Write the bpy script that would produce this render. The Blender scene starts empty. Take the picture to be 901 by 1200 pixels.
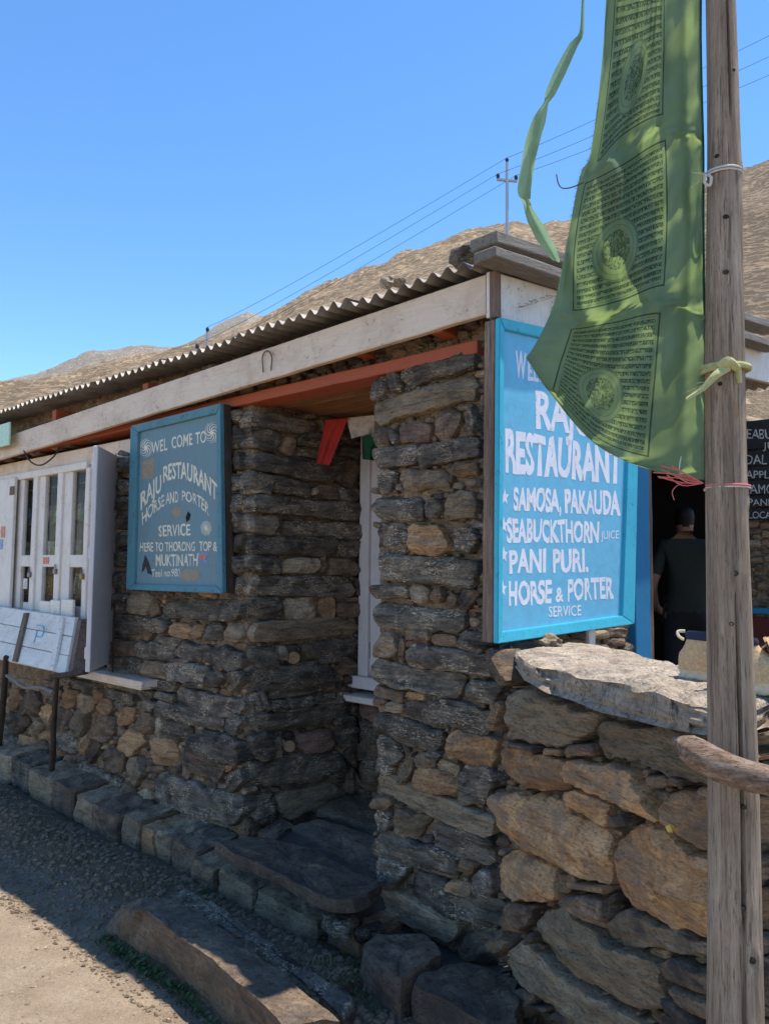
import bpy, bmesh, math, random
import numpy as np
from mathutils import Vector, Matrix, noise as N
R_ = math.radians
rnd = random.Random(11)
SC = bpy.context.scene
COL = SC.collection
# ------------------------------------------------------------------ camera
EYE = Vector((0, 0, 1.55)); FPX = 900.0; PITCH = R_(4.15); ROLL = R_(0.55)
camd = bpy.data.cameras.new('camera'); cam = bpy.data.objects.new('camera', camd); COL.objects.link(cam)
camd.sensor_fit = 'HORIZONTAL'; camd.sensor_width = 36.0; camd.lens = FPX / 901 * 36.0
camd.clip_start = 0.05; camd.clip_end = 5000
CM = Matrix.Translation(EYE) @ Matrix.Rotation(R_(90) + PITCH, 4, 'X') @ Matrix.Rotation(ROLL, 4, 'Z')
cam.matrix_world = CM; SC.camera = cam
CR = CM.to_3x3()
def ray(px, py):
    return CR @ Vector(((px - 450.5) / FPX, (600 - py) / FPX, -1.0))
def at_y(px, py, Y):          # point at forward distance Y
    d = ray(px, py); return EYE + d * (Y / d.y)
def at_z(px, py, z):
    d = ray(px, py); return EYE + d * ((z - EYE.z) / d.z)
def hit(px, py, o, n):
    d = ray(px, py); return EYE + d * ((o - EYE).dot(n) / d.dot(n))
# ------------------------------------------------------------------ world, sun, exposure
SUN = Vector((0.305, 0.072, 1.0)).normalized()
el = math.asin(SUN.z); az = math.atan2(SUN.x, SUN.y)
world = bpy.data.worlds.new('World'); SC.world = world; world.use_nodes = True
wt = world.node_tree; wt.nodes.clear()
wo = wt.nodes.new('ShaderNodeOutputWorld'); bg = wt.nodes.new('ShaderNodeBackground'); sk = wt.nodes.new('ShaderNodeTexSky')
sk.sky_type = 'NISHITA'; sk.sun_disc = False; sk.sun_elevation = el; sk.sun_rotation = az
sk.altitude = 1800; sk.air_density = 1.0; sk.dust_density = 0.0; sk.ozone_density = 1.6
bg.inputs['Strength'].default_value = 0.13
hsv = wt.nodes.new('ShaderNodeHueSaturation'); hsv.inputs["Saturation"].default_value = 1.20; wt.links.new(sk.outputs[0], hsv.inputs['Color']); wt.links.new(hsv.outputs[0], bg.inputs[0]); wt.links.new(bg.outputs[0], wo.inputs[0])
sl = bpy.data.lights.new('sun', 'SUN'); sl.energy = 3.05; sl.angle = R_(0.5); sl.color = (1.0, 0.93, 0.83)
so = bpy.data.objects.new('sun', sl); COL.objects.link(so)
so.rotation_euler = SUN.to_track_quat('Z', 'Y').to_euler(); so.location = (4, -2, 8)
SC.view_settings.view_transform = 'Standard'; SC.view_settings.look = 'None'
SC.view_settings.exposure = 1.22; SC.view_settings.gamma = 1.0; SC.view_settings.use_curve_mapping = False

SC.cycles.max_bounces = 8
# ------------------------------------------------------------------ materials
class NT:
    def __init__(s, name):
        s.m = bpy.data.materials.new(name); s.m.use_nodes = True; s.t = s.m.node_tree; s.n = s.t.nodes
        s.b = s.n['Principled BSDF']; s.b.inputs['Specular IOR Level'].default_value = 0.3
        s.out = s.n['Material Output']
    def add(s, typ, **kw):
        x = s.n.new(typ)
        for k, v in kw.items():
            if k.startswith('_'): x.inputs[k[1:]].default_value = v
            else: setattr(x, k, v)
        return x
    def l(s, a, b): s.t.links.new(a, b)
    def coord(s, scale=(1, 1, 1), kind='Object', rand=True, rot=(0,0,0)):
        tc = s.add('ShaderNodeTexCoord'); mp = s.add('ShaderNodeMapping'); mp.inputs['Scale'].default_value = scale
        mp.inputs['Rotation'].default_value = rot
        s.l(tc.outputs[kind], mp.inputs['Vector'])
        if rand:
            oi = s.add('ShaderNodeObjectInfo'); mu = s.add('ShaderNodeMath', operation='MULTIPLY'); mu.inputs[1].default_value = 37.0
            s.l(oi.outputs['Random'], mu.inputs[0]); s.l(mu.outputs[0], mp.inputs['Location'])
        return mp.outputs[0]
    def noise(s, vec, scale, detail=4, rough=.55, dist=0):
        x = s.add('ShaderNodeTexNoise'); x.inputs['Scale'].default_value = scale; x.inputs['Detail'].default_value = detail
        x.inputs['Roughness'].default_value = rough; x.inputs['Distortion'].default_value = dist; s.l(vec, x.inputs['Vector'])
        return x.outputs['Fac']
    def ramp(s, fac, stops, interp='LINEAR'):
        x = s.add('ShaderNodeValToRGB'); r = x.color_ramp; r.interpolation = interp
        while len(r.elements) < len(stops): r.elements.new(0.5)
        for e, (p, c) in zip(r.elements, stops):
            e.position = p; e.color = (c, c, c, 1) if not isinstance(c, tuple) else (*c, 1)
        s.l(fac, x.inputs[0]); return x.outputs[0]
    def mix(s, fac, a, b, mode='MIX'):
        x = s.add('ShaderNodeMix', data_type='RGBA', blend_type=mode)
        if isinstance(fac, (int, float)): x.inputs[0].default_value = fac
        else: s.l(fac, x.inputs[0])
        for v, i in ((a, 6), (b, 7)):
            if isinstance(v, tuple): x.inputs[i].default_value = (*v, 1)
            else: s.l(v, x.inputs[i])
        return x.outputs[2]
    def math(s, op, a, b=None):
        x = s.add('ShaderNodeMath', operation=op)
        for v, i in ((a, 0), (b, 1)):
            if v is None: continue
            if isinstance(v, (int, float)): x.inputs[i].default_value = v
            else: s.l(v, x.inputs[i])
        return x.outputs[0]
    def bump(s, h, dist, strength=1.0, prev=None):
        x = s.add('ShaderNodeBump'); x.inputs['Distance'].default_value = dist; x.inputs['Strength'].default_value = strength
        s.l(h, x.inputs['Height'])
        if prev is not None: s.l(prev, x.inputs['Normal'])
        return x.outputs[0]
    def fin(s, col, rough=.85, nrm=None):
        if isinstance(col, tuple): s.b.inputs['Base Color'].default_value = (*col, 1)
        else: s.l(col, s.b.inputs['Base Color'])
        if isinstance(rough, (int, float)): s.b.inputs['Roughness'].default_value = rough
        else: s.l(rough, s.b.inputs['Roughness'])
        if nrm is not None: s.l(nrm, s.b.inputs['Normal'])
        return s.m

def stone_mat(name, c1, c2, c3, fleck=(.42, .38, .32), fl=0.62, bed=(1, 1, 3.2), amp=1.0, iron=None, crack=False, strk=False):
    m = NT(name); v = m.coord(bed); vi = m.coord((1, 1, 1))
    big = m.noise(v, 7, 5, .6, .6); fine = m.noise(v, 55, 6, .65, .4); mid = m.noise(v, 22, 4, .6, 1.2)
    col = m.ramp(big, [(.32, c1), (.5, c2), (.68, c3)])
    col = m.mix(m.ramp(fine, [(.35, 0.0), (.7, 1.0)]), col, m.mix(.5, col, (.5, .48, .45), 'SOFT_LIGHT'))
    dk = m.ramp(fine, [(.36, 1.0), (.5, 0.0)])
    col = m.mix(dk, col, m.mix(1.0, col, (.5, .48, .46), 'MULTIPLY'))
    if iron: col = m.mix(m.ramp(m.noise(vi, 5, 5, .65, 1.0), [(.48, 0.0), (.62, .85)]), col, iron)
    sk_ = m.noise(m.coord((.8, .8, 9.0)), 9, 6, .7, .5)
    col = m.mix(m.ramp(sk_, [(.36, .7 if strk else .45), (.47, 0.0)]), col, m.mix(1.0, col, (.30, .28, .27), 'MULTIPLY'))
    col = m.mix(m.ramp(sk_, [(.54, 0.0), (.68, .45 if strk else .25)]), col, m.mix(1.0, col, (1.7, 1.65, 1.55), 'MULTIPLY'))
    # pale flecks in streaks, gathered in patches
    f1 = m.ramp(m.noise(m.coord((.7, .7, 2.6)), 48, 4, .75, 1.8), [(fl - .05, 0.0), (fl + .01, 1.0)])
    f2 = m.ramp(m.noise(vi, 9, 3, .6, .5), [(.46, 0.0), (.56, 1.0)])
    fm = m.math('MULTIPLY', f1, f2)
    col = m.mix(fm, col, fleck)
    if crack:
        ck = m.ramp(m.noise(m.coord((2.2, 6, 1), rot=(0, 0, .45)), 3.2, 6, .62, 1.2), [(.487, 0.0), (.498, 1.0), (.502, 1.0), (.513, 0.0)]); col = m.mix(m.math('MULTIPLY', ck, .75), col, (.07, .06, .05))
    oi = m.add('ShaderNodeObjectInfo'); hs = m.add('ShaderNodeHueSaturation')
    mr = m.add('ShaderNodeMapRange'); mr.inputs['To Min'].default_value = .72; mr.inputs['To Max'].default_value = 1.3
    m.l(oi.outputs['Random'], mr.inputs[0]); m.l(mr.outputs[0], hs.inputs['Value']); m.l(col, hs.inputs['Color'])
    cr = m.ramp(m.noise(m.coord((1, 1, 5)), 18, 5, .7, 1.0), [(.44, 1.0), (.5, 0.0), (.56, 1.0)])
    if name.startswith('pale'): hs.inputs['Saturation'].default_value = .9
    n1 = m.bump(cr, .004 * amp, .5)
    n2 = m.bump(sk_, .016 * amp, 1.0, m.bump(mid, .008 * amp, 1.0, n1)); n3 = m.bump(fine, .010 * amp, 1.0, n2)
    return m.fin(hs.outputs[0], m.ramp(fine, [(.3, .7), (.7, .95)]), n3)
MAT = {}
MAT['s'] = stone_mat('dark_schist', (.075, .060, .046), (.175, .143, .110), (.32, .265, .20), fleck=(.68, .52, .35), fl=.575, strk=True)
MAT['g'] = stone_mat('grey_stone', (.22, .16, .105), (.35, .26, .165), (.46, .345, .22), fl=.68)
MAT['b'] = stone_mat('brown_stone', (.17, .112, .072), (.29, .19, .118), (.39, .265, .165), fl=.68, iron=(.075, .065, .06))
MAT['t'] = stone_mat('tan_stone', (.28, .195, .12), (.42, .30, .185), (.52, .385, .24), fl=.7, iron=(.15, .11, .08))
MAT['o'] = stone_mat('orange_brown_stone', (.32, .17, .08), (.50, .29, .145), (.60, .375, .20), fleck=(.5, .4, .28), fl=.68, iron=(.22, .15, .10))
MAT['O'] = stone_mat('rust_orange_stone', (.40, .205, .09), (.64, .36, .165), (.78, .50, .27), fleck=(.7, .5, .3), fl=.68, bed=(1, 1, 1.8), iron=(.34, .22, .14))
MAT['p'] = stone_mat('reddish_stone', (.22, .125, .092), (.36, .215, .155), (.45, .29, .205), fl=.68, iron=(.12, .10, .09))
MAT['C'] = stone_mat('cream_stone', (.42, .31, .20), (.58, .46, .32), (.68, .57, .42), fl=.75, iron=(.25, .17, .10))
MAT['k'] = stone_mat('pale_slab_stone', (.28, .235, .18), (.50, .40, .29), (.62, .50, .36), fleck=(.66, .6, .5), fl=.64, bed=(2.0, 1, 1), amp=.6, iron=(.45, .33, .22), crack=True)
MAT['f'] = stone_mat('trodden_slab_stone', (.16, .112, .074), (.24, .172, .115), (.32, .235, .158), amp=1.5, fl=.72, bed=(1, 1, 1), iron=(.14, .11, .085))

def mud_mat():
    m = NT('mud_mortar'); v = m.coord((1, 1, 1), rand=False)
    a = m.noise(v, 14, 6, .6); b = m.noise(v, 90, 5, .7)
    vo = m.add('ShaderNodeTexVoronoi'); vo.inputs['Scale'].default_value = 70; m.l(v, vo.inputs['Vector'])
    col = m.ramp(a, [(.3, (.16, .105, .065)), (.55, (.29, .195, .12)), (.75, (.40, .275, .17))])
    col = m.mix(m.ramp(b, [(.35, .8), (.5, 0.0)]), col, (.10, .07, .048))
    n = m.bump(vo.outputs['Distance'], .01, .9); n = m.bump(b, .006, 1, n)
    return m.fin(col, .95, n)
MAT['mud'] = mud_mat()
def paint_mat(name, c, chip=(.2, .17, .14), amt=.3, dirt=(.3, .24, .18), dirtamt=.5, grain=(1, 1, 12), rough=.6, flat=False):
    m = NT(name); v = m.coord(grain); vi = m.coord((1, 1, 1))
    g = m.noise(v, 12, 6, .65, .3); d = m.noise(vi, 5, 6, .7, .6); e = m.noise(vi, 45, 5, .7)
    col = m.mix(m.ramp(d, [(.45, 0.0), (.75, dirtamt)]), c, m.mix(.6, c, dirt))
    col = m.mix(m.ramp(g, [(.3, .25), (.6, 0.0)]), col, m.mix(.6, c, (.25, .2, .17), 'MULTIPLY'))
    ch = m.math('MULTIPLY', m.ramp(e, [(.60, 0.0), (.64, 1.0)]), m.ramp(d, [(.42, 0.0), (.6, 1.0)]))
    col = m.mix(m.math('MULTIPLY', ch, amt * 2), col, chip)
    n = m.bump(g, .002, .6); n = m.bump(e, .001, .5, n)
    return m.fin(col, rough, n)
MAT['fascia'] = paint_mat('grubby_cream_paint', (.72, .57, .43), chip=(.22, .11, .06), grain=(1, 1, 9), amt=.45, dirt=(.34, .20, .11), dirtamt=.9)
MAT['white'] = paint_mat('worn_white_paint', (.76, .68, .59), grain=(6, 6, .8), amt=.3)
MAT['lilac'] = paint_mat('pale_lilac_white_paint', (.68, .61, .58), grain=(6, 6, .8), amt=.1, dirtamt=.3)
MAT['board'] = paint_mat('scuffed_white_board_paint', (.78, .70, .60), grain=(1, 1, 8), amt=.6, dirtamt=.7)
MAT['orange'] = paint_mat('orange_red_paint', (.38, .085, .035), chip=(.14, .06, .03), grain=(1, 1, 8), amt=.25, dirt=(.2, .06, .03))
MAT['blueA'] = paint_mat('faded_blue_paint', (.14, .235, .265), chip=(.05, .09, .12), grain=(5, 5, .8), amt=.25, dirt=(.2, .19, .16), dirtamt=.75)
MAT['blueAf'] = paint_mat('blue_frame_paint', (.085, .22, .26), chip=(.03, .035, .04), grain=(4, 4, 1), amt=.8, dirt=(.05, .09, .13), dirtamt=.8)
MAT['blueB'] = paint_mat('bright_sky_blue_paint', (.14, .455, .635), chip=(.10, .36, .50), grain=(2, 2, 2), amt=.12, dirt=(.15, .3, .42), dirtamt=.35, rough=.45)
MAT['blueBf'] = paint_mat('cyan_frame_paint', (.05, .43, .56), chip=(.02, .09, .14), grain=(4, 4, 1), amt=.45, dirt=(.03, .2, .35), dirtamt=.5, rough=.5)
MAT['blued'] = paint_mat('deep_blue_door_paint', (.02, .18, .34), grain=(6, 6, 1), amt=.2, dirt=(.03, .1, .16))
MAT['letter'] = paint_mat('white_lettering_paint', (.78, .76, .80), chip=(.25, .45, .65), grain=(2, 2, 2), amt=.45, dirtamt=.2)
MAT['letterA'] = paint_mat('cream_lettering_paint', (.74, .67, .50), chip=(.14, .2, .25), grain=(2, 2, 2), amt=.5, dirtamt=.4)
MAT['maroon'] = paint_mat('dark_red_paint', (.11, .02, .014), grain=(6, 6, 1), dirt=(.04, .01, .01))
MAT['chalkb'] = paint_mat('blackboard_paint', (.022, .022, .024), chip=(.05, .05, .05), grain=(1, 1, 8), dirt=(.06, .06, .06))
def wood_mat(name, c1, c2, c3, g=(7, 7, .35), amp=1.6, orange=None):
    m = NT(name); v = m.coord(g); vi = m.coord((1, 1, 1))
    a = m.noise(v, 9, 7, .65, .5); f = m.noise(v, 40, 5, .7, .2); d = m.noise(vi, 3.2, 4, .6)
    col = m.ramp(a, [(.3, c1), (.5, c2), (.72, c3)])
    col = m.mix(m.ramp(f, [(.34, .9), (.46, 0.0)]), col, tuple(x * .35 for x in c1))
    col = m.mix(m.ramp(d, [(.4, .5), (.65, 0.0)]), col, m.mix(.8, col, c1))
    if orange:
        o = m.noise(m.coord((5, 5, .7)), 3.1, 3, .5, .4)
        col = m.mix(m.ramp(o, [(.70, 0.0), (.735, .8)]), col, orange)
    n = m.bump(a, .006 * amp, .8); n = m.bump(f, .003 * amp, 1, n)
    return m.fin(col, .85, n)
MAT['pole'] = wood_mat('weathered_grey_wood', (.20, .135, .09), (.40, .29, .20), (.58, .45, .33), orange=(.42, .20, .075))
MAT['post'] = wood_mat('weathered_brown_wood', (.13, .075, .05), (.24, .16, .115), (.34, .26, .20))
MAT['stake'] = wood_mat('dark_stick_wood', (.035, .024, .017), (.075, .05, .034), (.12, .085, .06))
MAT['soffit'] = wood_mat('orange_plank_wood', (.16, .07, .028), (.32, .145, .055), (.45, .22, .09), g=(.5, 7, 7))
MAT['branch'] = wood_mat('bare_driftwood', (.13, .075, .045), (.32, .215, .145), (.58, .47, .37), g=(2, 9, 9), orange=(.35, .17, .08))
MAT['greyplank'] = wood_mat('sun_bleached_plank', (.16, .14, .115), (.26, .23, .19), (.36, .32, .27), g=(.6, 8, 8))
MAT['logend'] = wood_mat('sawn_log_end', (.18, .10, .055), (.30, .18, .10), (.4, .26, .16), g=(3, 1, 3))
def simple(name, c, rough=.7, bumpd=0.0, sc=40, metal=0, var=.15):
    m = NT(name); v = m.coord((1, 1, 1)); f = m.noise(v, sc, 5, .6)
    col = m.mix(m.ramp(f, [(.3, 0.0), (.7, 1.0)]), tuple(x * (1 - var) for x in c), tuple(min(1, x * (1 + var)) for x in c))
    m.b.inputs['Metallic'].default_value = metal
    return m.fin(col, rough, m.bump(f, bumpd, 1) if bumpd else None)
def roof_mat():
    m = NT('weathered_corrugated_iron'); v = m.coord((1, 1, 1)); f = m.noise(v, 6, 6, .65, .5); g = m.noise(v, 60, 5, .7)
    col = m.ramp(f, [(.3, (.15, .13, .105)), (.5, (.26, .235, .20)), (.7, (.34, .315, .28))])
    m.b.inputs['Metallic'].default_value = .35
    return m.fin(col, m.ramp(g, [(.3, .45), (.7, .7)]), m.bump(g, .001, .5))
MAT['roof'] = roof_mat()
MAT['black'] = simple('dark_opening', (.012, .011, .010), .9)
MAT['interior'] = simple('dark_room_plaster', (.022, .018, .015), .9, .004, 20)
MAT['metal'] = simple('dull_iron', (.22, .2, .18), .5, 0, 60, .6)
MAT['rust'] = simple('rusty_iron', (.16, .10, .065), .7, .002, 60, .2)
MAT['steelpole'] = simple('galvanised_steel', (.38, .40, .42), .5, 0, 60, .3)
MAT['wire'] = simple('black_cable', (.03, .03, .035), .6)
MAT['red'] = simple('red_cloth', (.42, .035, .025), .9, .002, 60)
MAT['whitecloth'] = simple('grubby_white_cloth', (.50, .43, .40), .9, .002, 60)
MAT['dkgreen'] = simple('dark_green_cloth', (.012, .07, .035), .9, .002, 60)
MAT['skin'] = simple('skin', (.30, .16, .10), .6)
MAT['shirt'] = simple('grey_green_cotton', (.035, .038, .03), .9, .002, 60)
MAT['trousers'] = simple('black_cotton', (.02, .02, .022), .9)
MAT['hair'] = simple('black_hair', (.012, .01, .009), .6, .003, 80)
MAT['leather'] = simple('tan_nubuck', (.52, .35, .19), .85, .0015, 120, 0, .22)
MAT['sole'] = simple('cream_rubber', (.60, .49, .34), .7, .001, 80)
MAT['lining'] = simple('navy_lining', (.025, .03, .055), .9)
MAT['lace'] = simple('beige_lace', (.50, .40, .28), .8)
MAT['rope_w'] = simple('white_twine', (.55, .52, .46), .9)
MAT['rope_y'] = simple('straw_yellow_cloth', (.42, .40, .18), .95, .002, 90)
MAT['rope_r'] = simple('pink_red_cord', (.62, .17, .14), .9)
MAT['grass'] = simple('grass_blade', (.055, .085, .028), .8, 0, 20, 0, .4)
MAT['drygrass'] = simple('dry_grass_blade', (.19, .165, .085), .9, 0, 20, 0, .3)
MAT['leaf'] = simple('fallen_yellow_leaf', (.55, .40, .08), .6)
MAT['chalk'] = simple('chalk_writing', (.50, .50, .46), .9)
MAT['greensheet'] = simple('pale_green_sheet', (.50, .68, .50), .6)
def glass_mat():
    m = NT('dusty_window_glass'); tr = m.add('ShaderNodeBsdfTransparent'); tr.inputs[0].default_value = (.9, .9, .88, 1); gl = m.add('ShaderNodeBsdfGlossy'); gl.inputs['Roughness'].default_value = .04
    mx = m.add('ShaderNodeMixShader'); lw_ = m.add('ShaderNodeLayerWeight'); lw_.inputs[0].default_value = .25; m.l(m.math('ADD', m.math('MULTIPLY', lw_.outputs['Fresnel'], .03), .01), mx.inputs[0])
    m.l(tr.outputs[0], mx.inputs[1]); m.l(gl.outputs[0], mx.inputs[2]); m.l(mx.outputs[0], m.out.inputs[0]); return m.m
MAT['glass'] = glass_mat()
for k, c in dict(k1=(.55, .28, .06), k2=(.12, .28, .10), k3=(.55, .48, .12), k4=(.50, .10, .05), k5=(.12, .22, .42), k6=(.6, .55, .5), k7=(.3, .18, .08), k8=(.5, .35, .3)).items():
    MAT[k] = simple('printed_packet_' + ['orange','green','yellow','red','blue','white','brown','pink'][int(k[1])-1], c, .4, 0, 35, 0, .5)

# ------------------------------------------------------------------ object helpers
WM = {}
def setp(o, parent):
    if parent is not None:
        o.parent = parent; o.matrix_parent_inverse = WM[parent.name].inverted()
def tag(o, label=None, cat=None, group=None, kind=None):
    if label: o['label'] = label
    if cat: o['category'] = cat
    if group: o['group'] = group
    if kind: o['kind'] = kind
    return o
def empty(name, loc, label=None, cat=None, group=None, parent=None):
    o = bpy.data.objects.new(name, None); o.empty_display_size = .1; COL.objects.link(o)
    m = Matrix.Translation(Vector(loc)); o.matrix_basis = m; WM[o.name] = m; setp(o, parent)
    return tag(o, label, cat, group)
def mesh_obj(name, verts, faces, mat, parent=None, M=None, smooth=True, sharp=35, matidx=None, uvs=None):
    me = bpy.data.meshes.new(name); me.from_pydata([tuple(v) for v in verts], [], faces); 
    for mm in (mat if isinstance(mat, (list, tuple)) else [mat]): me.materials.append(MAT[mm] if isinstance(mm, str) else mm)
    if smooth:
        me.polygons.foreach_set('use_smooth', [True] * len(me.polygons))
    if matidx: me.polygons.foreach_set('material_index', matidx)
    me.update()
    if smooth and sharp: me.set_sharp_from_angle(angle=R_(sharp))
    o = bpy.data.objects.new(name, me); COL.objects.link(o)
    M = M or Matrix.Identity(4); o.matrix_basis = M; WM[o.name] = M; setp(o, parent)
    return o
class Fr:                                    # wall frame: u along, n out of the wall, z up
    def __init__(s, o, n):
        s.n = Vector(n).normalized(); s.u = s.n.cross(Vector((0, 0, 1))).normalized(); s.o = Vector(o)
    def uw(s, px, py, off=0):
        p = hit(px, py, s.o + s.n * off, s.n) - s.o
        return (p.dot(s.u), p.z)
    def P(s, u, w, v=0): return s.o + s.u * u + s.n * v + Vector((0, 0, w))
    def M(s, u, w, v=0):
        m = Matrix((s.u, s.n, Vector((0, 0, 1)))).transposed().to_4x4(); m.translation = s.P(u, w, v); return m
    def px(s, px_, py_, off=0):
        return hit(px_, py_, s.o + s.n * off, s.n)
def fbox(name, fr, u0, u1, w0, w1, v0, v1, mat, parent=None, rough=0.0, bev=.004, seg=1):
    """a slightly worn box in a wall frame, origin at its centre"""
    u0, u1 = sorted((u0, u1)); w0, w1 = sorted((w0, w1)); v0, v1 = sorted((v0, v1))
    bm = bmesh.new(); bmesh.ops.create_cube(bm, size=1)
    S = Vector((u1 - u0, v1 - v0, w1 - w0))
    for v in bm.verts: v.co = Vector((v.co.x * S.x, v.co.y * S.y, v.co.z * S.z))
    if rough > 0:
        ax = max(range(3), key=lambda i: S[i]); n = max(2, min(40, int(S[ax] / .06)))
        es = [e for e in bm.edges if abs((e.verts[0].co - e.verts[1].co)[ax]) > S[ax] * .9]
        bmesh.ops.subdivide_edges(bm, edges=es, cuts=n, use_grid_fill=True)
        sd = Vector((rnd.random() * 50, 0, 0))
        for v in bm.verts: v.co += N.noise_vector(v.co * 6 + sd) * rough
    b = min(bev, min(S) * .3)
    if b > 0:
        es = [e for e in bm.edges if len(e.link_faces) == 2 and e.calc_face_angle(0) > .8]
        bmesh.ops.bevel(bm, geom=es, offset=b, segments=seg, affect='EDGES', profile=.5)
    M = fr.M((u0 + u1) / 2, (w0 + w1) / 2, (v0 + v1) / 2)
    me = bpy.data.meshes.new(name); bm.to_mesh(me); bm.free(); me.materials.append(MAT[mat])
    o = bpy.data.objects.new(name, me); COL.objects.link(o); o.matrix_basis = M; WM[o.name] = M; setp(o, parent)
    return o
def beam(name, a, b, w, h, mat, parent=None, up=Vector((0, 0, 1)), bev=.004, rough=0.0):
    a = Vector(a); b = Vector(b); x = (b - a).normalized(); y = up.cross(x).normalized(); z = x.cross(y)
    fr = Fr(Vector((0, 0, 0)), (0, -1, 0)); fr.u = x; fr.n = y; L = (b - a).length
    o = fbox(name, Fr((0,0,0),(0,-1,0)), 0, L, -h / 2, h / 2, -w / 2, w / 2, mat, None, rough, bev)
    m = Matrix((x, y, z)).transposed().to_4x4(); m.translation = (a + b) / 2
    o.matrix_basis = m; WM[o.name] = m; setp(o, parent); return o
def tube_data(pts, radii, nseg=8, noise_amp=0, fr0=None):
    pts = [Vector(p) for p in pts]; vs = []; fs = []
    up = Vector((0, 0, 1)); prev = None
    for i, p in enumerate(pts):
        t = (pts[min(i + 1, len(pts) - 1)] - pts[max(i - 1, 0)]).normalized()
        if prev is None:
            a = t.cross(up if abs(t.z) < .9 else Vector((1, 0, 0))).normalized()
        else: a = (prev - t * prev.dot(t)).normalized()
        prev = a; b = t.cross(a); r = radii[i] if isinstance(radii, (list, tuple)) else radii
        for k in range(nseg):
            th = 2 * math.pi * k / nseg; d = a * math.cos(th) + b * math.sin(th)
            rr = r
            if noise_amp: rr = r * (1 + noise_amp * N.noise(p * 9 + d * 1.3))
            vs.append(p + d * rr)
    for i in range(len(pts) - 1):
        for k in range(nseg):
            k2 = (k + 1) % nseg; fs.append((i * nseg + k, i * nseg + k2, (i + 1) * nseg + k2, (i + 1) * nseg + k))
    fs.append(tuple(range(nseg))[::-1]); fs.append(tuple((len(pts) - 1) * nseg + k for k in range(nseg)))
    return vs, fs
def tube(name, pts, radii, mat, parent=None, nseg=8, na=0):
    pts = [Vector(p) for p in pts]; o0 = pts[0].copy()
    vs, fs = tube_data([p - o0 for p in pts], radii, nseg, na)
    return mesh_obj(name, vs, fs, mat, parent, Matrix.Translation(o0), sharp=50)
def smooth_path(pts, n):
    pts = [Vector(p) for p in pts]; out = []
    for i in range(len(pts) - 1):
        p0 = pts[max(i - 1, 0)]; p1 = pts[i]; p2 = pts[i + 1]; p3 = pts[min(i + 2, len(pts) - 1)]
        for k in range(n):
            t = k / n
            out.append(.5 * ((2 * p1) + (p2 - p0) * t + (2 * p0 - 5 * p1 + 4 * p2 - p3) * t * t + (3 * p1 - p0 - 3 * p2 + p3) * t ** 3))
    out.append(pts[-1]); return out
# ------------------------------------------------------------------ stones
def outline(x0, y0, x1, y1, h, boxy=.5):
    """angular split-slab outline in photo pixels from its midline and height"""
    a = Vector((x0, y0)); b = Vector((x1, y1)); L = (b - a).length; t = (b - a) / max(L, 1e-6); nn = Vector((-t.y, t.x))
    r = lambda k: rnd.uniform(-k, k); e = min(.42, .30 * h / max(L, 1)); top = [(-.5 + e * rnd.uniform(.1, 1.2), -.5 + r(.07))]
    m = 1 if L < 1.6 * h else 2 if L < 3 * h else 3
    for k in range(m): top.append((-.5 + (k + 1) / (m + 1) + r(.10), -.5 + r(.09)))
    top.append((.5 - e * rnd.uniform(.1, 1.2), -.5 + r(.08))); right = [(.5, r(.30))]
    bot = [(.5 - e * rnd.uniform(.1, 1.2), .5 + r(.08))]
    for k in range(m): bot.append((.5 - (k + 1) / (m + 1) + r(.10), .5 + r(.09)))
    bot.append((-.5 + e * rnd.uniform(.1, 1.2), .5 + r(.08))); left = [(-.5, r(.30))]
    P = top + right + bot + left; c = (a + b) / 2; out = []
    for X, Y in P:
        p = c + t * X * L * 1.02 + nn * Y * h * 1.05; out.append((p.x, p.y))
    return out
def resample(poly, step, nmin, nmax, jit, seed):
    P = [Vector(p) for p in poly]
    # light corner cut
    Q = []
    for i in range(len(P)):
        a, b = P[i], P[(i + 1) % len(P)]; Q += [a.lerp(b, .07), a.lerp(b, .93)]
    L = [0]
    for i in range(len(Q)): L.append(L[-1] + (Q[(i + 1) % len(Q)] - Q[i]).length)
    n = max(nmin, min(nmax, int(L[-1] / step))); out = []; j = 0
    for k in range(n):
        s = L[-1] * k / n
        while L[j + 1] < s: j += 1
        f = (s - L[j]) / max(L[j + 1] - L[j], 1e-9); p = Q[j].lerp(Q[(j + 1) % len(Q)], f)
        d = N.noise_vector(Vector((p.x * 22, p.y * 22, seed))) * jit + N.noise_vector(Vector((p.x * 60, p.y * 60, seed + 5))) * jit * .5
        out.append(Vector((p.x + d.x, p.y + d.y)))
    return out
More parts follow.
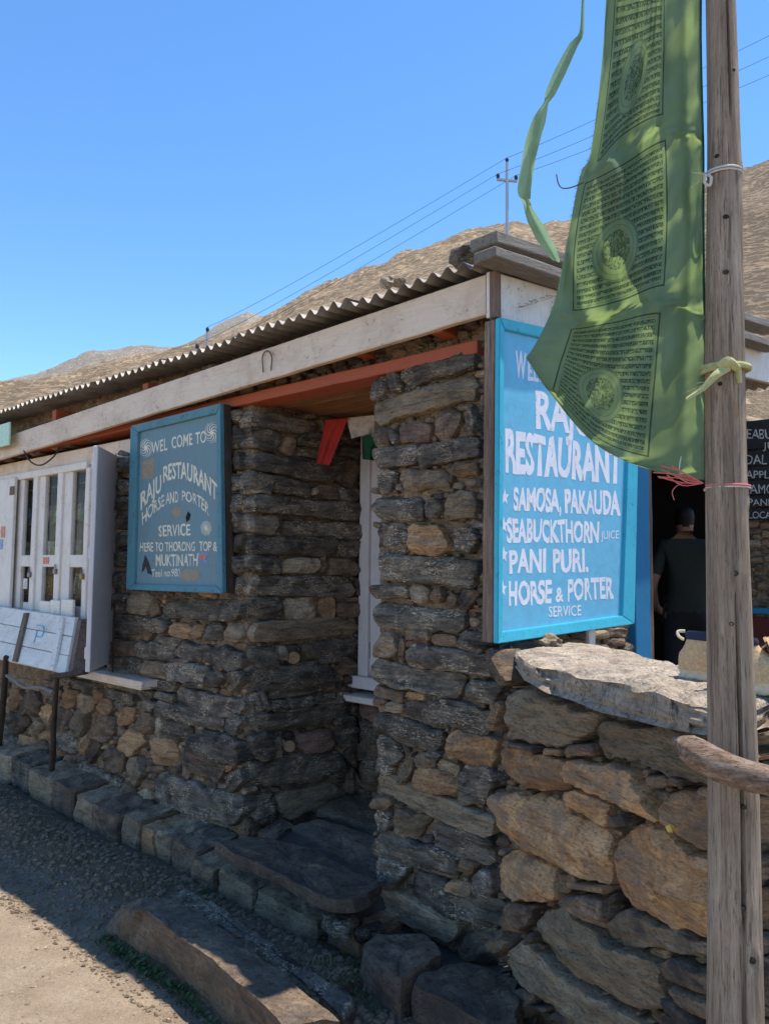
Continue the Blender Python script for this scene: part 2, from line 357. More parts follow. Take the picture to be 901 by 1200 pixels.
def stone_geo(poly_uw, proud, depth, seed, rings=(0, .05, .15, .38, .72), rough=1.0, layered=True, step=.016, nmax=56):
    c = Vector((sum(p[0] for p in poly_uw) / len(poly_uw), sum(p[1] for p in poly_uw) / len(poly_uw)))
    q = [Vector(p) - c for p in poly_uw]
    sxx = sum(p.x * p.x for p in q); syy = sum(p.y * p.y for p in q); sxy = sum(p.x * p.y for p in q)
    th = .5 * math.atan2(2 * sxy, sxx - syy); ax = Vector((math.cos(th), math.sin(th))); ay = Vector((-ax.y, ax.x))
    hl = max(abs(p.dot(ax)) for p in q); hh = max(abs(p.dot(ay)) for p in q)
    size = min(hl, hh)
    ring = resample(q, step, 14, nmax, min(.010, size * .14) * rough, seed); n = len(ring)
    sp = max(0, hl - hh * .9)
    area = sum(ring[i].x * ring[(i + 1) % n].y - ring[(i + 1) % n].x * ring[i].y for i in range(n))
    if area < 0: ring.reverse()
    vs = []; fs = []
    def add(f, v0, isfront):
        for p in ring:
            k = max(-sp, min(sp, p.dot(ax))); tgt = ax * k; r = p.lerp(tgt, f)
            v = v0
            if isfront:
                nz = N.fractal(Vector((r.x * 9, r.y * (16 if layered else 9), seed)), .9, 2.1, 3)
                v += nz * min(.013, size * .16) * rough * (.6 if f < .05 else 1)
                lx, ly = r.dot(ax) / max(hl, 1e-4), r.dot(ay) / max(hh, 1e-4)
                for (cx, cy, lim, k_) in cuts:
                    q_ = lx * cx + ly * cy - lim
                    if q_ > 0: v -= q_ * k_ * min(.05, size * .8)
                v += r.x * tx * .5 + r.y * tz * .7
                if layered:
                    st = r.dot(ay) / max(hh, 1e-4) * 1.0; v += (math.floor(st * 3 + N.noise(Vector((r.x * 8, 0, seed))) * 1.4) % 2) * min(.006, size * .12)
            vs.append(Vector((r.x, -v if False else v, r.y)))
    cuts = []
    for _ in range(4 if size < .07 else 8):
        t_ = rnd.random() * 6.28; cuts.append((math.cos(t_), math.sin(t_), rnd.uniform(.25, .75), rnd.uniform(.25, .8)))
    tx, tz = rnd.uniform(-.14, .14), rnd.uniform(-.16, .10)
    if size > .07: tx *= .5; tz *= .6
    add(.0, -depth, False)
    add(.0, -.2 * proud, False)
    prof = [.55, .92, 1.0, 1.02, 1.03]
    for f, pr in zip(rings, prof): add(max(f, .015), proud * pr, True)
    nr = len(vs) // n
    for i in range(nr - 1):
        for k in range(n):
            k2 = (k + 1) % n
            fs.append((i * n + k, (i + 1) * n + k, (i + 1) * n + k2, i * n + k2))
    base = (nr - 1) * n; m_ = len(vs)
    vs.append(sum((vs[base + k] for k in range(n)), Vector()) / n)
    # cap by strip fan: use ngon triangulated
    vs.pop(); fs.append(tuple(base + k for k in range(n))[::-1])
    return vs, fs, c
def flip_check(vs, fs):
    return fs
MASK = np.zeros((1300, 1000), dtype=np.uint8)
def raster(poly):
    xs = [p[0] for p in poly]; ys = [p[1] for p in poly]
    x0, x1, y0, y1 = int(max(0, min(xs))), int(min(999, max(xs) + 1)), int(max(0, min(ys))), int(min(1299, max(ys) + 1))
    if x1 <= x0 or y1 <= y0: return None
    X, Y = np.meshgrid(np.arange(x0, x1) + .5, np.arange(y0, y1) + .5); ins = np.zeros(X.shape, bool); n = len(poly)
    for i in range(n):
        ax, ay = poly[i]; bx, by = poly[(i + 1) % n]
        if ay == by: continue
        c = ((ay > Y) != (by > Y)) & (X < (bx - ax) * (Y - ay) / (by - ay) + ax); ins ^= c
    return x0, x1, y0, y1, ins
def mark(poly):
    r = raster(poly)
    if r: MASK[r[2]:r[3], r[0]:r[1]] |= r[4].astype(np.uint8)
def stone(fr, poly_px, cls, parent, proud=.03, depth=.07, off=0, name='stone', extra=None, **kw):
    """one stone: polygons traced on a wall plane; `extra` = the same stone's face round the corner"""
    mark(poly_px)
    pu = [fr.uw(x, y, off) for x, y in poly_px]
    vs, fs, c = stone_geo(pu, proud, depth, rnd.random() * 100, **kw)
    M = fr.M(c.x, c.y, off)
    if extra:
        fr2, poly2 = extra; mark(poly2)
        v2, f2, c2 = stone_geo([fr2.uw(x, y) for x, y in poly2], proud, depth, rnd.random() * 100, **kw)
        M2 = M.inverted() @ fr2.M(c2.x, c2.y, 0); b = len(vs)
        vs = vs + [M2 @ v for v in v2]; fs = fs + [tuple(i + b for i in f) for f in f2]
    return mesh_obj(name, vs, fs, cls, parent, M, sharp=24)
def parse(txt):
    out = []
    for ln in txt.strip().splitlines():
        ln = ln.split('#')[0].strip()
        for part in ln.split(';'):
            t = part.split()
            if not t: continue
            out.append(([float(a) for a in t[:-1]], t[-1]))
    return out
def build_stones(fr, txt, parent, proud=.03, off=0, shrink=0, **kw):
    for v, c in parse(txt):
        if len(v) == 5: poly = outline(*v)
        else: poly = [(v[i], v[i + 1]) for i in range(0, len(v), 2)]
        if shrink:
            cx_, cy_ = sum(p[0] for p in poly) / len(poly), sum(p[1] for p in poly) / len(poly)
            poly = [(x - shrink * (x - cx_) / max(1, math.hypot(x - cx_, y - cy_)), y - shrink * (y - cy_) / max(1, math.hypot(x - cx_, y - cy_))) for x, y in poly]
        pr = proud * rnd.uniform(.7, 1.35)
        stone(fr, poly, c, parent, pr, off=off, **kw)
def fill(fr, region, parent, classes='sbbt', count=400, sizes=((20, 9), (14, 8), (10, 7), (7, 5), (5, 4)), slope=.05, proud=.015, off=0, tol=.08, maxobj=60):
    r = raster(region)
    if not r: return
    x0, x1, y0, y1, ins = r; joined = {}; nobj = 0
    for (w, h) in sizes:
        for _ in range(count):
            x = rnd.uniform(x0, x1); y = rnd.uniform(y0, y1)
            if not ins[min(ins.shape[0] - 1, int(y - y0)), min(ins.shape[1] - 1, int(x - x0))]: continue
            W = w * rnd.uniform(.8, 1.3); H = h * rnd.uniform(.8, 1.2); sl_ = slope + rnd.uniform(-.12, .12)
            poly = outline(x - W / 2, y - sl_ * W / 2, x + W / 2, y + sl_ * W / 2, H)
            q = raster(poly)
            if not q: continue
            a, b, c_, d, m_ = q
            if m_.sum() < 4: continue
            if MASK[c_:d, a:b][m_].mean() > tol: continue
            cls = rnd.choice(classes); mark(poly)
            pu = [fr.uw(X, Y, off) for X, Y in poly]
            big = W >= 9 and nobj < maxobj
            vs, fs, c = stone_geo(pu, proud * rnd.uniform(.5, 1.4), .05, rnd.random() * 100, rings=(0, .2, .6), step=.012, nmax=18 if big else 14)
            if big:
                mesh_obj('stone', vs, fs, cls, parent, fr.M(c.x, c.y, off), sharp=40); nobj += 1
            else:
                M = fr.M(c.x, c.y, off); V, F = joined.setdefault(cls, ([], [])); b0 = len(V)
                V += [M @ v for v in vs]; F += [tuple(i + b0 for i in f) for f in fs]
    for cls, (V, F) in joined.items():
        Mo = fr.M(*fr.uw((x0 + x1) / 2, (y0 + y1) / 2), off); Mi = Mo.inverted()
        o = mesh_obj('wedge_stones', [Mi @ v for v in V], F, cls, parent, Mo, sharp=40); o['kind'] = 'stuff'
def mortar(name, fr, poly_px=None, rect=None, parent=None, off=-.010, amp=.014, step=.014, back=.25, mat='mud'):
    """rough mud-and-rubble core of a wall: a displaced front with a solid body behind"""
    if rect: u0, u1, w0, w1 = rect
    else:
        q = [fr.uw(x, y, off) for x, y in poly_px]; u0, u1 = min(a[0] for a in q), max(a[0] for a in q); w0, w1 = min(a[1] for a in q), max(a[1] for a in q)
    nu = max(2, int((u1 - u0) / step)); nw = max(2, int((w1 - w0) / step)); vs = []; fs = []
    cu, cw = (u0 + u1) / 2, (w0 + w1) / 2
    for j in range(nw + 1):
        for i in range(nu + 1):
            u = u0 + (u1 - u0) * i / nu; w = w0 + (w1 - w0) * j / nw
            d = N.fractal(Vector((u * 16, w * 22, 3.3)), .8, 2.1, 4) * amp + N.noise(Vector((u * 60, w * 60, 1))) * amp * .4
            vs.append(Vector((u - cu, d, w - cw)))
    W = nu + 1
    for j in range(nw):
        for i in range(nu):
            a = j * W + i; fs.append((a, a + W, a + W + 1, a + 1))
    b = len(vs)
    for (u, w) in ((u0, w0), (u1, w0), (u1, w1), (u0, w1)): vs.append(Vector((u - cu, -back, w - cw)))
    bot = [i for i in range(W)]; top = [nw * W + i for i in range(W)]; lf = [j * W for j in range(nw + 1)]; rt = [j * W + nu for j in range(nw + 1)]
    fs += [tuple(bot + [b + 1, b]), tuple(top[::-1] + [b + 3, b + 2]), tuple(lf[::-1] + [b, b + 3]), tuple(rt + [b + 2, b + 1]), (b, b + 1, b + 2, b + 3)]
    return mesh_obj(name, vs, fs, mat, parent, fr.M(cu, cw, off), sharp=0)
def bil(q, a, b):      # q = TL, TR, BR, BL in pixels
    TL, TR, BR, BL = [Vector(p) for p in q]
    return (TL.lerp(TR, a)).lerp(BL.lerp(BR, a), b)
# ------------------------------------------------------------------ planes of the place
C0 = Vector((.405, 2.85, 0))
dL = Vector((-.74, .673, 0)).normalized(); Fn = Vector((-.673, -.74, 0)).normalized()
dE = Vector((.725, .688, 0)).normalized(); En = Vector((.688, -.725, 0)).normalized()
F0 = Fr(C0, Fn); E0 = Fr(C0, En)
FW = Fr(C0 - Fn * .14, Fn)                    # wall face, behind the fascia
FK = Fr(C0 + Fn * .13, Fn)                    # kerb face
pc = FW.px(289, 800); Rn = dE.cross(Vector((0, 0, 1))); Rn = -Rn if Rn.dot(Vector((1, -1, 0))) < 0 else Rn
RF = Fr(Vector((pc.x, pc.y, 0)), Rn)          # return face of the recess
pb = RF.px(421, 650); FB = Fr(Vector((pb.x, pb.y, 0)), Fn)   # back of the recess
Ld = Vector((-.3625, .932, 0)).normalized(); Ln = Vector((-.932, -.3625, 0)).normalized()
LW = Fr(Vector((.458, 2.75, 0)), Ln)
# ------------------------------------------------------------------ the ground
def gh(x, y):
    p = Vector((x, y, 0)) - C0; d = p.dot(Fn)
    z = .022 * N.fractal(Vector((x * 1.3, y * 1.3, 0)), 1, 2, 4) + .006 * N.noise(Vector((x * 9, y * 9, 2)))
    z += .05 * math.exp(-((d - .35) / .22) ** 2) * (1 if p.dot(dL) > .4 else .3)        # soil bank along the kerb
    z -= .02 * math.exp(-((d - .75) / .12) ** 2)
    return z
def ground():
    xs = np.concatenate([[-400, -120, -40, -15, -9, -7], np.arange(-5.5, 3.0, .045), [4, 6, 10, 18, 40, 120, 400]])
    ys = np.concatenate([[-300, -60, -15, -5, -1], np.arange(.4, 8.0, .045), [9, 11, 14, 20, 40, 100, 300, 500]])
    vs = [Vector((x, y, gh(x, y) if abs(x) < 9 and -1 < y < 12 else 0)) for y in ys for x in xs]; W = len(xs); fs = []
    for j in range(len(ys) - 1):
        for i in range(W - 1):
            a = j * W + i; fs.append((a, a + 1, a + W + 1, a + W))
    m = NT('dusty_earth'); v = m.coord((1, 1, 1), rand=False)
    # distance out from the building decides soil strip / gravel / trodden path (a real change of ground)
    tc = m.add('ShaderNodeTexCoord'); dp = m.add('ShaderNodeVectorMath', operation='DOT_PRODUCT'); m.l(tc.outputs['Object'], dp.inputs[0]); dp.inputs[1].default_value = tuple(Fn)
    d = m.math('SUBTRACT', dp.outputs['Value'], C0.dot(Fn)); w = m.noise(v, 2.2, 4, .6); d = m.math('ADD', d, m.math('MULTIPLY', m.math('SUBTRACT', w, .5), .35))
    a = m.noise(v, 6, 6, .65); b = m.noise(v, 60, 5, .7); g = m.noise(v, 220, 3, .7)
    sand = m.ramp(a, [(.3, (.34, .255, .17)), (.6, (.44, .34, .235)), (.8, (.52, .42, .31))])
    vo = m.add('ShaderNodeTexVoronoi'); vo.inputs['Scale'].default_value = 55; m.l(v, vo.inputs['Vector'])
    sand = m.mix(m.ramp(vo.outputs['Distance'], [(.10, .6), (.2, 0.0)]), sand, (.66, .58, .48))
    sand = m.mix(m.ramp(b, [(.32, .7), (.45, 0.0)]), sand, (.25, .18, .12))
    soil = m.ramp(a, [(.3, (.11, .07, .042)), (.5, (.19, .125, .078)), (.7, (.28, .195, .125))])
    soil = m.mix(m.ramp(b, [(.52, 0.0), (.62, .7)]), soil, (.24, .20, .15))
    grav = m.ramp(g, [(.3, (.14, .12, .10)), (.7, (.36, .31, .26))])
    soil = m.mix(m.ramp(d, [(.50, 0.0), (.58, .55), (.66, .55), (.74, 0.0)]), soil, grav)
    col = m.mix(m.ramp(d, [(.68, 0.0), (.82, 1.0)]), soil, sand)
    n = m.bump(m.noise(v, 25, 5, .65), .04, .8); n = m.bump(b, .025, .9, n); n = m.bump(g, .005, .8, n); n = m.bump(vo.outputs['Distance'], .004, .5, n)
    mesh_obj('ground', vs, fs, m.fin(col, .95, n), sharp=0)['kind'] = 'structure'
ground()
# ------------------------------------------------------------------ far hills
def hill_mat(name, c1, c2, shrub, ssc, amt):
    m = NT(name); v = m.coord((1, 1, 1), rand=False)
    a = m.noise(v, .03 * ssc, 7, .62, .5); b = m.noise(v, .22 * ssc, 7, .72, .3); c = m.noise(v, 1.2 * ssc, 5, .75)
    col = m.mix(m.ramp(a, [(.40, 0.0), (.60, 1.0)]), c1, c2)
    col = m.mix(m.ramp(c, [(.38, .6), (.5, 0.0)]), col, tuple(x * .45 for x in c1))
    col = m.mix(m.ramp(b, [(.50, 0.0), (.62, .6)]), col, tuple(min(1, x * 1.35) for x in c2))
    vo = m.add('ShaderNodeTexVoronoi'); vo.inputs['Scale'].default_value = .55 * ssc; vo.inputs['Randomness'].default_value = 1; m.l(v, vo.inputs['Vector'])
    lim = m.math('MULTIPLY', m.ramp(m.noise(v, .06 * ssc, 5, .6), [(amt - .12, 0.0), (amt + .08, 1.0)]), .62)
    d = m.math('ADD', vo.outputs['Distance'], m.math('MULTIPLY', m.math('SUBTRACT', c, .5), .9))
    sh = m.math('LESS_THAN', d, lim)
    col = m.mix(m.math('MULTIPLY', sh, .62), col, shrub)
    n = m.bump(b, 3.0 / ssc, 1.0); n = m.bump(c, .9 / ssc, 1.0, n)
    return m.fin(col, .95, n)
def hill(name, prof, D0, D1, mat, back=60, nD=70, p=1.0, amp=1.0, st=4, zb=-3, label=None):
    xs = np.arange(prof[0][0], prof[-1][0] + 1, st); pxs = [q[0] for q in prof]; pys = [q[1] for q in prof]; vs = []; fs = []
    for x in xs:
        y = np.interp(x, pxs, pys); d = ray(x, y); ta = d.z / d.y; sx = d.x / d.y
        for j in range(nD + 1):
            t = j / nD
            D = D0 * (D1 / D0) ** t; s = (1 - (D0 / D) ** p) / (1 - (D0 / D1) ** p)
            z = EYE.z + (ta * D) * s + zb * (1 - s)
            q = Vector((sx * D, D, z)); k = min(1, t * 2.2)
            z += amp * k * D / 100 * (N.fractal(Vector((q.x * 9 / D1 + 3, q.y * 9 / D1, z * 3 / D1)), .8, 2.1, 6) * 1.6 + N.ridged_multi_fractal(q * (3 / D1), .9, 2, 4, 1, 2) * .6 - .6)
            vs.append(Vector((q.x, q.y, z)))
        vs.append(Vector((sx * (D1 + back * 1.5), D1 + back * 1.5, vs[-1].z - back)))
    W = nD + 2
    for i in range(len(xs) - 1):
        for j in range(W - 1):
            a = i * W + j; fs.append((a, a + W, a + W + 1, a + 1))
    o = mesh_obj(name, vs, fs, mat, sharp=0); o['kind'] = 'structure'
    if label: o['label'] = label
    return o
hm1 = hill_mat('dry_hill_scrub', (.40, .28, .165), (.60, .43, .26), (.115, .09, .055), 1.8, .40)
hm2 = hill_mat('brushy_hillside', (.30, .21, .13), (.44, .32, .20), (.085, .068, .042), 3.0, .38)
hm3 = hill_mat('far_bare_mountain', (.33, .275, .215), (.44, .375, .30), (.15, .135, .10), 1.1, .36)
hill('far_hill', [(-500, 440), (-200, 445), (-60, 440), (0, 437), (50, 430), (130, 413), (200, 402), (240, 388), (290, 368), (305, 374), (340, 380), (420, 385), (560, 390), (700, 400)], 200, 900, hm3, 200, 90, .8, .75, 2, -5)
hill('near_hill', [(-300, 470), (-100, 462), (60, 446), (140, 428), (200, 412), (250, 398), (300, 380), (350, 352), (400, 330), (440, 313), (500, 291), (560, 268), (600, 254), (640, 263), (700, 258), (900, 262), (1300, 240)], 12, 190, hm1, 60, 130, 1.0, .9, 2, 0)
hill('right_hill', [(640, 300), (700, 284), (760, 255), (820, 222), (858, 203), (901, 188), (1000, 150), (1200, 95), (1500, 70), (1900, 90)], 14, 95, hm2, 50, 120, .7, .7, 3, 0)
# ------------------------------------------------------------------ the restaurant
bld = empty('restaurant_building', C0, 'low dry stone restaurant with corrugated roof and white eave boards', 'building')
ztop = F0.uw(575, 318)[1]
def wall(name, fr, **k): return mortar(name, fr, parent=bld, **k)
uc = FW.uw(289, 800)[0]; upR = FW.uw(566, 650)[0]; upL = FW.uw(441, 650)[0]; usill = FW.uw(150, 700)[0]; ufar = FW.uw(-60, 700)[0] 
wsill = FW.uw(120, 795)[1]; wtop = ztop + .02
wl = wall('front_wall', FW, rect=(uc, usill, -.1, wtop - .1))                       # right of the shop window
wlb = wall('parapet_below_window', FW, rect=(usill, ufar + 1.2, -.1, wsill - .01))
wp = wall('pillar', FW, rect=(min(upL, upR) + .0, max(upL, upR) - .02, -.1, wtop - .1))
ur = RF.uw(421, 650)[0]
wr = wall('recess_side_wall', RF, rect=(min(0, ur), max(0, ur) + .0, -.05, wtop - .14))
ub0 = FB.uw(421, 650)[0]; ub1 = ub0 - 1.1
wsb = FB.uw(430, 812)[1]
wb = wall('recess_back_wall', FB, rect=(min(ub0, ub1), max(ub0, ub1), -.05, wsb - .02), back=.1)
# roof-level strip of wall above the orange beam
S_F = """
153 707 180 707 28 C;179 712 193 713 18 b;133 705 152 706 20 s;134 727 174 735 22 s;168 730 202 736 16 s;202 738 230 740 18 o;230 738 244 741 18 o;245 739 267 742 20 s
173 743 183 745 12 b;189 748 216 753 9 s;134 757 163 761 17 b;163 760 208 768 20 s;208 758 250 768 20 s;206 774 226 775 6 b;134 775 170 783 20 s;169 782 200 788 20 t;200 785 250 792 22 s;246 795 267 796 17 s;254 782 265 783 6 b
156 797 211 804 12 s;225 802 246 803 5 s;169 811 187 815 9 s;187 813 209 820 11 s;187 829 266 846 20 s;121 810 165 822 11 s;168 820 188 830 12 s
162 845 187 849 26 b;187 853 196 853 27 C;195 850 226 861 24 s;143 836 160 842 22 o;144 866 172 876 30 o;177 877 211 884 32 o;212 888 266 904 28 b;268 899 277 900 8 o
153 903 173 907 34 g;120 887 152 893 34 b;144 928 161 932 24 t;160 935 180 938 24 t;188 945 212 948 26 t;213 953 268 972 24 s
133 545 158 545 16 s;133 570 158 571 18 s;133 590 160 592 15 s;134 612 160 612 18 s;133 632 160 633 16 s;134 655 158 655 18 s;133 680 158 681 20 s
14 817 30 822 24 o;29 822 50 828 28 b;10 846 36 850 24 b;36 852 52 856 22 t;3 866 22 868 32 s;22 870 44 877 24 O;42 878 56 880 22 b;49 835 63 838 22 O;68 841 85 845 26 b;85 843 105 848 30 g
74 815 94 820 22 o;93 820 115 828 20 t;114 815 123 817 17 o;119 827 137 830 20 o;108 850 136 856 30 b;67 865 98 874 24 s;98 870 109 873 22 O;108 880 119 884 28 b
64 886 76 889 22 o;75 893 87 896 20 t;86 899 143 925 22 s;72 795 89 800 10 s;91 800 119 808 11 s;-20 846 8 848 26 b;-20 872 0 872 28 o;-18 818 10 818 26 t
"""
build_stones(FW, S_F, wl, .035)
# quoins: F-face part | return-face part
QU = """
277 488 289 489 14 289 490 367 503 18 s
269 514 289 513 26 289 512 325 520 24 s
280 540 290 541 18 290 540 392 556 22 s
269 567 288 566 24 288 565 315 570 24 s
270 590 290 591 20 290 590 419 600 20 s
268 613 288 613 24 288 613 322 615 22 s
280 637 290 638 20 290 638 391 641 22 s
268 662 289 663 21 289 661 327 663 20 s
277 687 289 687 20 289 686 412 687 24 s
195 713 290 714 22 290 713 329 712 26 s
268 740 290 742 20 290 741 419 731 22 g
248 765 290 778 25 290 775 320 768 26 s
272 796 290 800 24 290 797 385 786 28 s
208 815 290 830 24 290 826 313 822 26 s
266 845 290 851 22 290 850 411 832 24 s
227 864 290 884 28 290 877 318 870 28 s
272 910 290 918 30 290 910 400 890 30 s
183 918 290 952 34 290 952 320 945 32 s
"""
for v, c in parse(QU):
    stone(RF, outline(*v[5:]), c, wl, .05 * rnd.uniform(.7, 1.3), extra=(FW, outline(*v[:5])))
S_R = """
326 522 346 526 20 b;346 514 385 520 18 s;347 531 372 534 8 s;315 566 362 574 20 s;394 549 421 559 32 b;363 576 370 576 8 C;369 572 394 577 12 b;377 582 394 581 9 t;394 579 420 582 16 s;395 528 420 533 12 s;371 497 388 500 18 b;388 505 420 509 20 s
318 604 352 607 7 s;332 617 419 625 19 s;340 628 370 629 4 b;392 642 419 643 20 s;329 664 371 663 17 C;371 662 382 662 18 b;383 663 419 665 20 t;413 688 421 688 19 b
329 715 369 713 25 C;370 713 390 711 23 o;390 715 421 713 16 b;391 703 419 703 6 b;365 699 408 698 5 b;320 766 334 764 17 C;352 765 370 762 17 t;370 762 419 758 22 s;371 774 398 772 7 s;391 780 419 778 22 b
313 812 393 799 15 s;313 827 337 827 14 s;333 824 364 821 12 s;387 848 413 845 12 s;365 822 400 820 6 s;409 833 419 832 16 s;317 878 330 877 26 t;345 873 394 864 25 p;392 865 419 861 24 s
402 884 420 882 26 b;356 914 380 910 6 b;327 921 357 917 8 b;382 908 398 906 9 s;402 915 420 914 26 b
328 925 380 914 398 922 402 928 400 942 370 952 352 950 336 962 324 952 322 935 g
"""
build_stones(RF, S_R, wr, .032)
S_B = "420 833 447 831 30 p;420 860 448 858 20 s;422 880 448 878 24 b;421 913 448 912 28 b;425 895 447 895 9 s;422 845 440 846 9 s"
build_stones(FB, S_B, wb, .02)
S_P = """
474 444 565 419 24 s;440 459 458 460 22 s;458 448 474 446 24 s;437 486 562 452 30 g;439 514 461 513 22 b;461 513 472 512 18 s;472 508 508 507 22 p;510 501 545 496 36 b;552 495 565 494 32 s
440 538 495 533 22 s;494 536 566 522 25 s;440 565 470 563 28 s;471 563 528 561 25 t;533 552 565 550 16 b;440 597 500 597 27 s;503 597 522 596 24 s;522 596 565 592 30 g
443 632 482 632 32 s;482 634 530 633 36 O;535 633 565 634 28 s;442 664 565 672 32 s;439 693 484 694 16 s;482 697 508 696 20 C;508 696 526 697 18 o;527 702 542 703 15 b;543 700 563 703 22 b
440 721 550 727 28 s;441 754 475 757 28 t;481 743 511 744 12 b;481 754 508 754 8 p;509 748 541 752 13 b;473 762 481 762 28 b;545 748 572 757 22 s
484 766 584 782 25 s;441 784 547 806 28 s;548 807 596 812 24 s;441 809 480 817 13 o;480 813 504 816 9 o;443 820 458 822 11 b;458 827 480 830 11 t
478 822 584 850 30 s;441 846 524 870 28 s;531 868 588 884 34 O;441 884 474 888 38 s;475 898 489 902 34 g;490 889 516 897 20 b;518 897 544 903 18 t;524 883 544 890 11 b;505 882 524 885 9 s
490 910 543 920 26 o;541 917 588 922 44 s;443 915 588 970 24 g;441 939 464 941 15 b;441 958 464 961 25 s;462 962 504 970 30 t;506 975 588 1003 34 s
441 984 543 1018 30 s;542 1010 562 1018 14 o;556 1030 590 1036 32 s;441 1018 482 1030 34 s;483 1035 590 1080 40 s;527 1034 557 1044 14 o;443 1046 543 1094 26 t;543 1103 588 1118 44 b
"""
build_stones(FW, S_P, wp, .036)
fill(FW, [(441, 430), (566, 400), (575, 750), (592, 850), (592, 1130), (540, 1100), (441, 1050)], wp, 'sbbt', 900, slope=.06, maxobj=70)
fill(FW, [(-10, 800), (120, 800), (165, 825), (165, 700), (135, 690), (135, 530), (290, 480), (290, 955), (250, 975), (150, 940), (-10, 885)], wl, 'bbsto', 2200, slope=.12, maxobj=110)
fill(RF, [(290, 486), (421, 480), (421, 925), (320, 962), (290, 962)], wr, 'sssb', 1200, slope=0.0, maxobj=60)
fill(FB, [(421, 815), (445, 815), (445, 930), (421, 930)], wb, 'sb', 200, slope=0.0)
# logs built into the return wall
for (x, y, r) in ((344, 771, 7.2), (339, 875, 6.5)):
    a = RF.px(x, y, .05); b = RF.px(x, y, -.12); rr = r / 900 * a.y
    tube('log_end', [b, a], rr, 'logend', wr, 14)
a = FW.px(193, 699, .06); tube('log_end', [FW.px(193, 699, -.1), a], .011, 'logend', wl, 12)
# band of rough masonry between beam and roof, full length (stands just behind the beam)
wt_ = wall('wall_head', Fr(FW.o - Fn * .02, Fn), rect=(max(upL, upR) - .05, ufar + 1.2, FW.uw(300, 462)[1], wtop + .02), amp=.02, back=.12)
fill(Fr(FW.o - Fn * .02, Fn), [(250, 430), (430, 380), (560, 380), (560, 400), (430, 430), (270, 470)], wt_, 'bbs', 500, sizes=((16, 11), (10, 8), (7, 6)), slope=-.2, proud=.03)
fill(Fr(FW.o - Fn * .02, Fn), [(0, 520), (250, 440), (250, 470), (120, 510), (0, 545)], wt_, 'bbs', 500, sizes=((12, 8), (8, 6)), slope=-.2, proud=.03)
# E wall behind the large sign with the doorway
EW = Fr(C0 - En * .13 + dE * .0, En)
ue = lambda x, y=700: EW.uw(x, y)[0]
sg = 1 if ue(800) > ue(700) else -1
eD0, eD1 = ue(739), ue(874)
w_e = wall('side_wall', EW, rect=(ue(738), -.175, -.1, wtop - .02), back=.16)
fill(EW, [(600, 740), (740, 735), (740, 775), (600, 770)], w_e, 'btts', 300, sizes=((22, 10), (14, 8), (9, 6)))
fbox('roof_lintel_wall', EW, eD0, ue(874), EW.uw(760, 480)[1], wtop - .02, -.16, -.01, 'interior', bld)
# ---- doorway
def colbox(name, x0, x1, mat, v0, v1, parent, wlow=-.05, wt2=None):
    return fbox(name, EW, ue(x0), ue(x1), wlow, wt2 or EW.uw(755, 470)[1], v0, v1, mat, parent, .002)
door = empty('doorway', EW.P(ue(750), 0), parent=bld)
colbox('door_post', 738, 756, 'blued', -.12, .03, door); colbox('door_jamb', 756.5, 766, 'post', -.14, .0, door)
colbox('door_post', 868, 876, 'blued', -.1, .02, door)
# dark room behind
ux0, ux1 = sorted((ue(700), ue(900)))
ux1 = -.98; ux0 -= .9
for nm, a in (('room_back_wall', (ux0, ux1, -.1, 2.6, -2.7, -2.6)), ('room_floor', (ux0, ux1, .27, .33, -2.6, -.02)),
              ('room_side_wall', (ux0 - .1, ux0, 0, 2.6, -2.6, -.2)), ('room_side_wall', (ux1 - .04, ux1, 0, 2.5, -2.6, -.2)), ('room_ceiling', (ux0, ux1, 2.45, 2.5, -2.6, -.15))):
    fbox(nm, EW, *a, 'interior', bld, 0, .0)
# wing wall facing the camera, right of the door
wg = EW.P(ue(872), 0); WG = Fr(wg, Fn)
uw0 = WG.uw(868, 600)[0]; uw1 = uw0 - 1.0 if WG.uw(901, 600)[0] < uw0 else uw0 + 1.0
wgw = mortar('wing_wall', WG, rect=(min(uw0, uw1), max(uw0, uw1), -.1, 2.35), parent=bld, back=.2)
fill(WG, [(878, 609), (925, 609), (925, 712), (878, 712)], wgw, 'ttb', 300, sizes=((20, 8), (14, 7), (9, 5)), slope=0)
for (x0, x1, y0, y1, m_, nm) in ((872, 880, 608, 720, 'blued', 'window_frame'), (880.5, 925, 712, 721, 'blued', 'window_frame'), (872, 925, 722, 790, 'maroon', 'wooden_panel')):
    a = WG.uw(x0, y0, .04); b = WG.uw(x1, y1, .04); fbox(nm, WG, a[0], b[0], a[1], b[1], .03, .06, m_, wgw)
a = WG.uw(872, 650, .05); b = WG.uw(879, 661, .05)
# chalkboard of separate planks
cb = empty('chalkboard', WG.px(885, 560, .05), 'black chalkboard menu of planks hanging right of the doorway', 'chalkboard')
ch_text = []
for (y0, y1, s, x0, ty0, ty1, lx) in ((495, 515, 'SEABUCKTHORN', 869, 502, 514, 8.0), (516, 528, 'JUICE', 894, 517.5, 526, 7.4), (530, 547, 'DAL B', 873, 532, 544, 7.5), (549, 562.5, 'APPLE', 874, 551, 560.5, 6.6), (564.5, 580.5, 'SAMOSA', 873, 567, 578.5, 8.3), (582.5, 595.5, 'PANI', 877, 584, 592.5, 6.2), (597.5, 610, 'LOCA', 877, 599, 607.5, 6.6)):
    a = WG.uw(867, y0, .05); b = WG.uw(960, y0 - 0, .05); c = WG.uw(867, y1, .05)
    fbox('plank', WG, a[0], b[0], a[1], c[1], .045, .068, 'chalkb', cb, .001, .002); ch_text.append((s, x0, ty0, ty1, lx))
